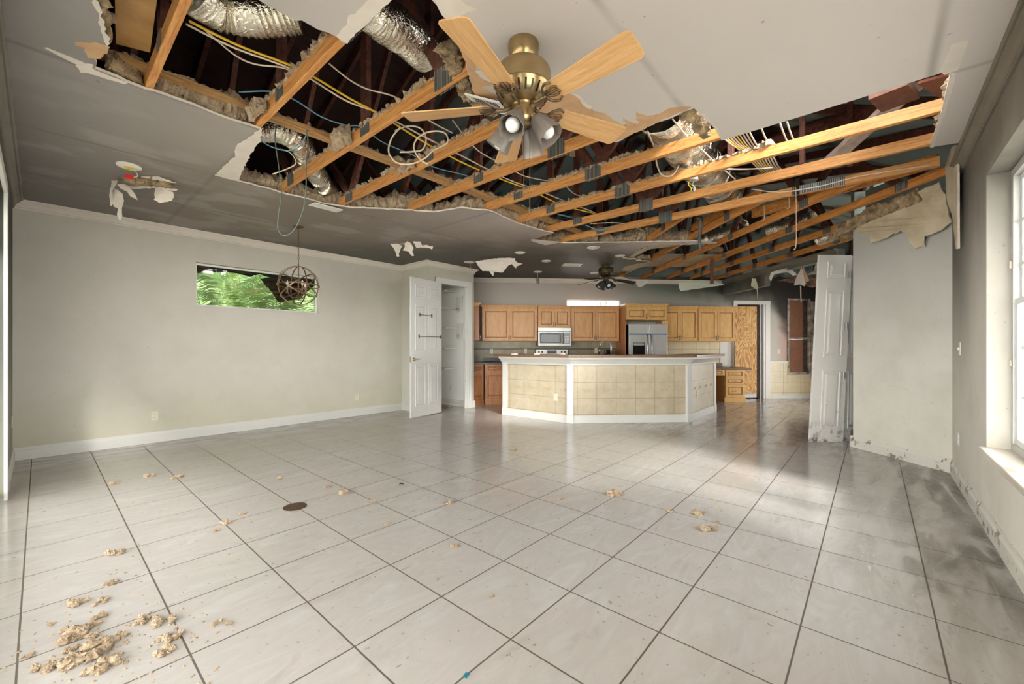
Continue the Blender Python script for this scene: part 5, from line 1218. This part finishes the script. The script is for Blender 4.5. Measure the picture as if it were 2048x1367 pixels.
for i, (x, y) in enumerate(((-.02, .0), (.01, .012), (.012, -.014))): MB().lathe([(.012, 0), (.010, -.02), (.004, -.026)], 7, Matrix.Translation((x, y, -.014))).build('wire_nut', M['yellow'], sd)
P_ = [(0, 0, -.02), (.04, -.03, -.05), (.05, -.04, -.09), (.02, -.03, -.105)]; MB().tube(smooth(P_), .0035, 5).build('lead_wire', M['w_wht'], sd)
MB().box(-.03, -.045, -.125, .025, -.02, -.09).build('plug', M['red'], sd, bevel=.003)

# ---------------------------------------------------------------- ceiling fans
def rot_about(M_): return M_
def fan(loc, zb, a0, label, m_metal, mats_blade, droop=0, R_=.655, lights=4, group=None, dark=False, chains=True):
    f_ = thing('ceiling_fan', label, 'ceiling fan', loc); zc = CEIL - loc[2]
    cz = 0.0
    MB().lathe([(.080, 0), (.083, -.012), (.081, -.03), (.077, -.055), (.065, -.082), (.047, -.102), (.030, -.112)], 36).build('canopy', m_metal, f_, smooth=True, angle=50)
    top_ = zb + .20 - CEIL
    MB().tube([(0, 0, -.10), (0, 0, top_)], .014, 14).lathe([(.03, -.108), (.028, -.135), (.016, -.14)], 20).build('downrod', M['black'], f_)
    z = zb - CEIL
    motor = MB().lathe([(.03, z + .205), (.10, z + .203), (.132, z + .195), (.142, z + .182), (.145, z + .168), (.145, z + .10), (.148, z + .098), (.148, z + .088), (.143, z + .085), (.138, z + .06), (.12, z + .035), (.095, z + .015), (.06, z + .005), (.055, z - .01)], 48).build('motor_housing', m_metal, f_, smooth=True, angle=50)
    sl = MB()
    for k in range(24):
        a = 2 * PI * k / 24; c_, s_2 = math.cos(a), math.sin(a)
        sl.beam((.141 * c_, .141 * s_2, z + .066), (.112 * c_, .112 * s_2, z + .026), .010, .004, (c_, s_2, 1))
    sl.build('vent_slots', M['black'], motor)
    MB().lathe([(.058, z - .005), (.058, z - .02), (.048, z - .026), (.048, z - .062), (.056, z - .07), (.050, z - .085), (.03, z - .10), (.01, z - .105)], 32).build('light_hub', m_metal, f_, smooth=True, angle=50)
    for k in range(5):
        a = a0 + k * 2 * PI / 5; Rz = Matrix.Rotation(a, 4, 'Z'); pitch = Matrix.Rotation(math.radians(-13), 4, 'X'); Tz = Matrix.Translation((0, 0, z)) @ Rz
        outl = []
        x0, x1 = .175, R_
        w0, w1 = .056, .077
        for cx_, cy_, a_0 in ((x0 + .03, -w0 + .028, 180), (x1 - .028, -w1 + .028, 270), (x1 - .028, w1 - .028, 0), (x0 + .03, w0 - .028, 90)):
            outl += [(cx_ + .028 * math.cos(math.radians(a_0 + q_ * 18)), cy_ + .028 * math.sin(math.radians(a_0 + q_ * 18))) for q_ in range(6)]
        bl = MB().prism(outl, -.003, .003).build('blade', mats_blade[k % len(mats_blade)], f_, bevel=.0015)
        bl.matrix_basis = Tz @ pitch @ Matrix.Rotation(math.atan(droop), 4, 'Y')
        arm = MB()
        def mp(q): return Tz @ Vector(q)
        arm.tube([mp(q) for q in ((.06, 0, .006), (.10, 0, -.012), (.13, 0, -.010), (.155, 0, -.006))], [.012, .010, .010, .010], 10)
        P2 = lambda x, y, zz: Tz @ pitch @ Vector((x, y, zz - droop * x))
        for sg in (-1, 1):
            arm.tube(smooth([P2(.15, sg * .005, -.006), P2(.165, sg * .040, -.010), P2(.195, sg * .060, -.009), P2(.222, sg * .050, -.007)], 4), .0065, 8)
            arm.tube(smooth([P2(.155, sg * .004, -.006), P2(.19, sg * .020, -.010), P2(.215, sg * .026, -.008), P2(.235, sg * .012, -.006)], 4), .0055, 8)
        arm.tube([P2(.14, 0, -.006), P2(.20, 0, -.009), P2(.232, 0, -.006)], .006, 8)
        arm.build('blade_arm', M['bronze'] if not dark else m_metal, f_, smooth=True)
    for k in range(lights):
        a = a0 + .35 + k * 2 * PI / lights; out = Vector((math.cos(a), math.sin(a), 0))
        tilt = math.radians(38); ax = (out * math.sin(tilt) + Vector((0, 0, -math.cos(tilt)))).normalized()
        base_ = Vector((0, 0, z - .045)) + out * .045
        MB().tube([base_ - out * .02, base_ + ax * .045], [.012, .02], 12).build('lamp_arm', m_metal, f_, smooth=True)
        rotm = Vector((0, 0, 1)).rotation_difference(ax).to_matrix().to_4x4(); Mt = Matrix.Translation(base_ + ax * .035) @ rotm
        NR = 36
        sh_ = MB().lathe([(.026, 0), (.037, .014), (.045, .04), (.052, .08), (.059, .118), (.066, .146), (.063, .146), (.050, .08), (.036, .022), (.024, .004)], NR, Mt, rad=lambda kk, j: 1 + (.035 * (1 if kk % 4 < 2 else -1) * (j in (3, 4, 5, 6, 7)) ))
        sh_.build('lamp_shade', M['shade_dk'] if dark else M['shade'], f_, smooth=True, angle=60)
        MB().lathe([(.012, .03), (.02, .06), (.034, .095), (.037, .112), (.030, .132), (.014, .144), (.001, .146)], 20, Mt).build('bulb', M['bulb'], f_, smooth=True)
    if chains:
        for dx, L in ((.03, .48), (-.02, .40)):
            MB().tube([(dx, -.02, z - .09), (dx, -.02, z - .09 - L)], .0016, 5).build('pull_chain', M['bronze'], f_)
    return f_
fan((1.68, 1.389, CEIL), 2.49, math.radians(-90 - 3.5), 'brass ceiling fan with five oak blades and four glass shades in foreground', M['brass'], [M['blade']])
p = at(1212, 531, CEIL)
fan((p[0], p[1], CEIL), 2.58, .55, 'sooty distant ceiling fan over the kitchen with dark sagging blades', simple('sooty_brass', rgb(96, 84, 62), .35, .8), [M['blade_dk'], M['blade_dk'], M['blade_dk'], M['blade_lt'], M['blade_dk']], droop=.16, R_=.60, dark=True, chains=False)

# ---------------------------------------------------------------- chandelier
cc = at(597, 453, CEIL)
ch = thing('orb_chandelier', 'bronze orb chandelier hanging on a chain near the left window', 'chandelier', (cc[0], cc[1], CEIL))
MB().lathe([(.065, 0), (.062, -.012), (.03, -.02), (.01, -.03)], 28).build('canopy', M['bronze'], ch, smooth=True)
cn = MB(); z = -.03
for i in range(12):
    Rm = Matrix.Rotation(PI / 2 * (i % 2), 3, 'Z')
    cn.tube([Rm @ Vector((.009 * math.cos(q * PI / 6), 0, z - .021 + .021 * math.sin(q * PI / 6))) for q in range(13)], .0028, 5); z -= .0365
cn.build('chain', M['bronze'], ch)
OC = Vector((0, 0, 2.04 - CEIL)); OR = .255
def ring(n_, r_=OR):
    n_ = Vector(n_).normalized(); x = n_.cross(Vector((.3, .2, 1))).normalized(); y = n_.cross(x); q = MB(); N = 56; v = []; 
    for i in range(N):
        a = 2 * PI * i / N; d = x * math.cos(a) + y * math.sin(a)
        for (dr_, dn) in ((-.003, -.007), (.003, -.007), (.003, .007), (-.003, .007)): v.append(OC + d * (r_ + dr_) + n_ * dn)
    f = [(i * 4 + k, i * 4 + (k + 1) % 4, ((i + 1) % N) * 4 + (k + 1) % 4, ((i + 1) % N) * 4 + k) for i in range(N) for k in range(4)]
    q.add(v, f); q.build('ring', M['bronze'], ch, smooth=True, angle=40)
for n_ in ((1, 0, 0), (0, 1, 0), (.75, .75, .02), (.3, -.5, .8), (-.5, .35, .8), (0.02, .03, 1)): ring(n_)
MB().tube([OC + Vector((0, 0, OR + .04)), OC + Vector((0, 0, -.15))], .008, 8).lathe([(.001, -.18), (.02, -.165), (.035, -.15), (.012, -.12)], 16, Matrix.Translation(OC)).build('stem', M['bronze'], ch, smooth=True, angle=50)
for k in range(3):
    a = .5 + k * 2 * PI / 3; d = Vector((math.cos(a), math.sin(a), 0))
    MB().tube(smooth([OC + Vector((0, 0, -.14)), OC + d * .07 + Vector((0, 0, -.16)), OC + d * .13 + Vector((0, 0, -.10))]), .005, 6).lathe([(.001, -.002), (.026, .0), (.028, .008), (.012, .01)], 14, Matrix.Translation(OC + d * .13 + Vector((0, 0, -.10)))).build('arm', M['bronze'], ch, smooth=True)
    MB().lathe([(.011, 0), (.011, .085)], 12, Matrix.Translation(OC + d * .13 + Vector((0, 0, -.09)))).build('candle_sleeve', M['bronze'], ch)
    MB().lathe([(.008, 0), (.017, .02), (.015, .04), (.004, .065), (.001, .07)], 14, Matrix.Translation(OC + d * .13 + Vector((0, 0, -.005)))).build('candle_bulb', M['bulb'], ch, smooth=True)

# ---------------------------------------------------------------- things on the floor
p = at(590, 1013, 0); fp = tag(MB().lathe([(.082, .0005), (.082, .004), (.0, .005)], 36).build('floor_cover_plate', M['rust'], loc=p), 'round brown metal cover plate set in the floor tiles', 'cover plate')
def clump(loc, size, seed, label, flat=.75, rot=0, group='insulation clumps fallen on the floor', asp=1.25):
    mb = MB(); rn = random.Random(seed); k = 6 + int(size * 60)
    for j in range(k):
        r_ = size * rn.uniform(.20, .40); ox = rn.uniform(-1, 1) * size * .75; oy = rn.uniform(-1, 1) * size * .75 / asp; n_u, n_v = 14, 9
        v = []; f = []
        for a in range(n_v):
            for b in range(n_u):
                th = PI * a / (n_v - 1); ph = 2 * PI * b / n_u
                d = Vector((math.sin(th) * math.cos(ph), math.sin(th) * math.sin(ph), math.cos(th)))
                g = 1 + .55 * noise.fractal(d * 2.5 + Vector((seed, j, 0)), 1, 2, 3) + .4 * noise.noise(d * 6 + Vector((j, seed, 0)))
                q = Vector((ox, oy, r_ * flat * .75)) + Vector((d.x * r_ * g, d.y * r_ * g, d.z * r_ * flat * g)); q.z = max(q.z, .0004); v.append(q)
        for a in range(n_v - 1):
            for b in range(n_u): f.append((a * n_u + b, a * n_u + (b + 1) % n_u, (a + 1) * n_u + (b + 1) % n_u, (a + 1) * n_u + b))
        mb.add(v, f)
    return tag(mb.build('insulation_clump', M['insul'], loc=loc, rz=rot), label, 'debris', group)
CL = [(140, 1273, 46, 'large tan insulation clump at upper left of the foreground scatter'), (158, 1208, 28, 'insulation clump nearest the left grout line above the scatter'), (203, 1204, 20, 'flat ragged insulation bit beside the tile joint above the scatter'),
      (101, 1249, 11, 'small round insulation nub left of the large clump'), (205, 1230, 22, 'thin slanted insulation flake above the scatter'), (185, 1250, 22, 'dark-spotted insulation clump above the main heap'),
      (295, 1240, 28, 'oval insulation clump left of the dark grout line'), (328, 1246, 30, 'upright insulation clump touching the dark grout line'), (345, 1276, 26, 'insulation clump lying on the dark grout line'), (330, 1306, 28, 'lowest insulation clump beside the dark grout line'),
      (328, 1276, 20, 'middle insulation clump left of the dark grout line'), (432, 1248, 16, 'left of two small clumps standing alone right of the grout line'), (458, 1248, 13, 'right of two small clumps standing alone right of the grout line'),
      (180, 1308, 50, 'largest heap of insulation in the foreground scatter'), (215, 1288, 36, 'long insulation heap joining the largest one from the right'), (88, 1334, 28, 'leftmost low insulation clump at the bottom of the picture'), (113, 1332, 28, 'second low insulation clump from the left at the bottom'),
      (140, 1334, 22, 'third low insulation clump leading to the largest heap'), (200, 1336, 40, 'slanting insulation clump below the largest heap'), (142, 1300, 18, 'small insulation clump left of the largest heap'), (178, 1274, 20, 'small insulation clump just above the largest heap'), (243, 1270, 18, 'slim insulation clump right above the largest heap'),
      (232, 1312, 20, 'flat insulation bit right of the largest heap'), (247, 1324, 14, 'tiny rounded clump lower right of the largest heap'), (228, 1330, 14, 'insulation crumbs heap under the flat bit'), (52, 1313, 14, 'small clump beside leftmost grout line'),
      (232, 1106, 24, 'insulation clump mid-left, above the second tile row of scatter'), (222, 1166, 18, 'small clump on the joint left of the bright reflection'), (455, 1046, 18, 'clump on the joint between bright reflection and left wall'), (483, 1029, 12, 'small clump left of the floor cover plate'), (432, 1061, 12, 'flake just below the clump on the joint'),
      (688, 986, 18, 'clump right beyond the floor cover plate'), (655, 973, 11, 'small clump behind the cover plate, farther back'), (743, 1004, 11, 'pale clump on the joint right of the cover plate'), (898, 1006, 15, 'brown clump alone near the middle of the floor'), (775, 1048, 10, 'tiny clump between cover plate and middle of floor'),
      (907, 1092, 16, 'clump below the middle of the room floor'), (876, 1158, 7, 'tiny nub in front of the middle clump'), (981, 1192, 9, 'small nub on the central front tile'), (300, 952, 14, 'yellowish stained clump near the left wall'), (228, 967, 14, 'yellow-brown clump nearest left wall corner'), (356, 955, 16, 'flat clump streaked along the tile toward left wall'), (1225, 989, 26, 'darker tan clump in front of the kitchen island'), (1120, 998, 10, 'small brown nub left of clump before the island'), (1395, 1028, 20, 'clump second nearest the bright floor patch'), (1422, 1060, 28, 'largest insulation clump on the bright floor patch'),
      (1340, 1023, 11, 'small clump left edge of bright floor patch'), (1440, 1020, 9, 'tiny clump above the largest one on bright patch'), (1390, 1053, 10, 'tiny clump left of the largest one on bright patch'), (1433, 1042, 10, 'tiny clump behind the largest one on bright patch'), (1025, 900, 12, 'clump far back before the left island wing'), (560, 957, 10, 'small flake far back near left wall middle')]
for i, (x, y, s_px, lb) in enumerate(CL):
    p = at(x, y, 0); d_ = p[0] * FW[0] + p[1] * FW[1]; clump(p, s_px / FPX * d_ * .70, i * 7 + 3, lb, rot=KR + .5 if i % 3 else KR)
rb = random.Random(21); cr_ = MB()
def crumb(u, v, r_):
    mb_ = [(u + r_ * rb.uniform(.6, 1.4) * math.cos(a), v + r_ * rb.uniform(.6, 1.4) * math.sin(a), .0005) for a in [i * PI / 2.5 for i in range(5)]]
    cr_.add(mb_ + [(u, v, r_ * rb.uniform(.4, .9))], [(i, (i + 1) % 5, 5) for i in range(5)] + [(4, 3, 2, 1, 0)])
for (x, y, sx, sy, n_) in ((200, 1300, 170, 70, 130), (330, 1260, 90, 70, 40), (230, 1110, 120, 60, 30), (450, 1060, 120, 60, 25), (290, 955, 130, 25, 45), (690, 985, 90, 25, 30), (900, 1050, 200, 80, 25), (1225, 990, 60, 15, 22), (1400, 1040, 80, 40, 40), (1500, 900, 140, 30, 50), (1330, 850, 200, 18, 50), (1150, 880, 200, 25, 30), (1600, 960, 80, 60, 30), (700, 880, 200, 30, 40), (950, 850, 120, 20, 20)):
    for _ in range(n_):
        p = at(x + rb.gauss(0, sx * .6), max(835, y + rb.gauss(0, sy * .6)), 0)
        if -.5 < p[1] < 6.8 and p[0] > -.1: crumb(p[0], p[1], rb.uniform(.003, .009))
tag(cr_.build('insulation_crumbs', M['insul'], kind='stuff'), 'tan insulation crumbs sprinkled over the whole tile floor', 'debris')
p = at(932, 1351, 0); tag(MB().box(-.012, -.008, .0005, .012, .008, .004).build('teal_scrap', M['teal'], loc=p, rz=.3), 'tiny teal paper scrap on the floor at the bottom edge', 'scrap')
p = at(802, 968, 0); tag(MB().tube(smooth([(-.012, 0, .006), (0, .01, .008), (.014, .0, .006), (.01, -.014, .005)]), .005, 6).build('black_clip', M['black'], loc=p), 'small black clip lying on the floor in front of the open door', 'clip')
rb = random.Random(5)
for i, (x, lb) in enumerate(((1065, 'left'), (1110, 'middle'), (1160, 'right'))):
    p = ats(x - 36, 709, 6.9); 
    tag(MB().box(-.05, -.03, 0, .05, .03, .012).box(-.02, -.05, .0, .03, .05, .02).build('plaster_scrap', M['gypsum'], loc=(p[0], p[1], 1.1045), rz=i * .7, bevel=.004), 'plaster scrap lying on the island bar, %s of three' % lb, 'scrap', 'plaster scraps on the island bar')

# ---------------------------------------------------------------- outside
lr = MB(); kbox(lr, 8.15, 3.0, 2.55, 11.5, 9.4, 2.65); struct('nook_sun_blocker', lr, M['stucco'])  # unseen slab added to keep the sun out of the nook opening
struct('patio_sun_blocker', MB().box(-4.6, -4.6, 2.66, -.8, 7.9, 2.8).box(-.8, -4.6, 2.66, 1.85, -1.5, 2.8), M['stucco'])  # unseen slabs added to hold high sky and sun off the room floor
struct('ground', MB().box(-14, -16, -.2, 24, 20, -.13), M['patio'])  # ground kept pale so that it bounces daylight indoors
def palm(loc, seed, label, nf=9, H_=1.6, L=1.9):
    rn = random.Random(seed); r_ = thing('palm_plant', label, 'palm', loc, 0, 'palms outside the left window')
    for k in range(4):
        MB().tube([(rn.uniform(-.15, .15), rn.uniform(-.15, .15), 0), (rn.uniform(-.2, .2), rn.uniform(-.2, .2), H_)], [.05, .03], 8).build('stem', M['stalk'], r_)
    for k in range(nf):
        az = rn.uniform(0, 2 * PI); el = rn.uniform(.5, 1.35); base_ = Vector((rn.uniform(-.2, .2), rn.uniform(-.2, .2), H_ * rn.uniform(.6, 1)))
        pts_ = []; d = Vector((math.cos(az) * math.cos(el), math.sin(az) * math.cos(el), math.sin(el))); p = base_.copy(); n_ = 16
        for i in range(n_ + 1):
            pts_.append(p.copy()); p = p + d * (L / n_); d = (d + Vector((math.cos(az) * .03, math.sin(az) * .03, -.085))).normalized()
        q = MB().tube(pts_, .006, 5)
        for i in range(2, n_ * 3):
            t = i / 3; a = pts_[int(t)].lerp(pts_[min(int(t) + 1, n_)], t % 1); dd = (pts_[min(int(t) + 1, n_)] - pts_[int(t) if int(t) < n_ else n_ - 1]).normalized()
            sd_ = dd.cross(Vector((0, 0, 1))).normalized(); ll = .42 * math.sin(PI * min(.98, (t + 1.5) / (n_ + 2))) + .06
            for sg in (-1, 1):
                e = (sd_ * sg * .85 + dd * .6 + Vector((0, 0, rn.uniform(-.1, .15)))).normalized(); w_ = dd * .014
                m_ = a + e * ll * .5; q.add([a, m_ + w_ * 1.3, a + e * ll + Vector((0, 0, -ll * .25)), m_ - w_ * 1.3 + Vector((0, 0, .004))], [(0, 1, 2, 3)])
        q.build('frond', M['frond'], r_)
palm((1.7, 8.7, 0), 1, 'palm with arching fronds filling the left half of the window', 18, 1.5)
palm((3.0, 8.9, 0), 2, 'palm with arching fronds in the middle of the window', 18, 1.5)
palm((4.4, 9.0, 0), 3, 'palm with arching fronds behind the chandelier', 18, 1.5)
palm((2.8, 10.6, 0), 4, 'tallest palm farther back outside the window', 16, 2.7)
palm((4.4, 10.9, 0), 5, 'farther palm seen past the dark shade cloth', 16, 2.5)
struct('garden_hedge', MB().box(-4, 12.4, 0, 12, 12.7, 5.2), simple('dense_foliage_backdrop', rgb(92, 124, 72), .9, c2=rgb(24, 40, 20), scale=6, bump=1, bscale=12))
pts_ = [atv(x, y, 7.45) for x, y in ((395, 520), (560, 540), (640, 556), (640, 566), (545, 556), (520, 548), (500, 553), (478, 547), (450, 543), (395, 546))]
sheet('shade_cloth', pts_, .006, M['cloth'], 'dark torn cloth along the top edge outside the left window', 'cloth', curl=.02)
pts_ = [atv(x, y, 7.55) for x, y in ((520, 557), (600, 548), (640, 560), (600, 598), (572, 602), (556, 604), (545, 585))]
sheet('shade_cloth', pts_, .006, M['cloth'], 'dark triangular cloth drooping outside window behind the chandelier', 'cloth', curl=.02)
# louvred shutters standing outside the right-hand window
for i in range(2):
    o = MB()
    for k in range(14): o.box(2.05 + i * 1.1 + k * .075, -1.42, .2, 2.07 + i * 1.1 + k * .075, -1.40, 2.5)
    tag(o.build('shutter_slats', M['vinyl']), 'white upright slats outside the right window, %s panel' % ('nearer' if i == 0 else 'farther'), 'shutter')
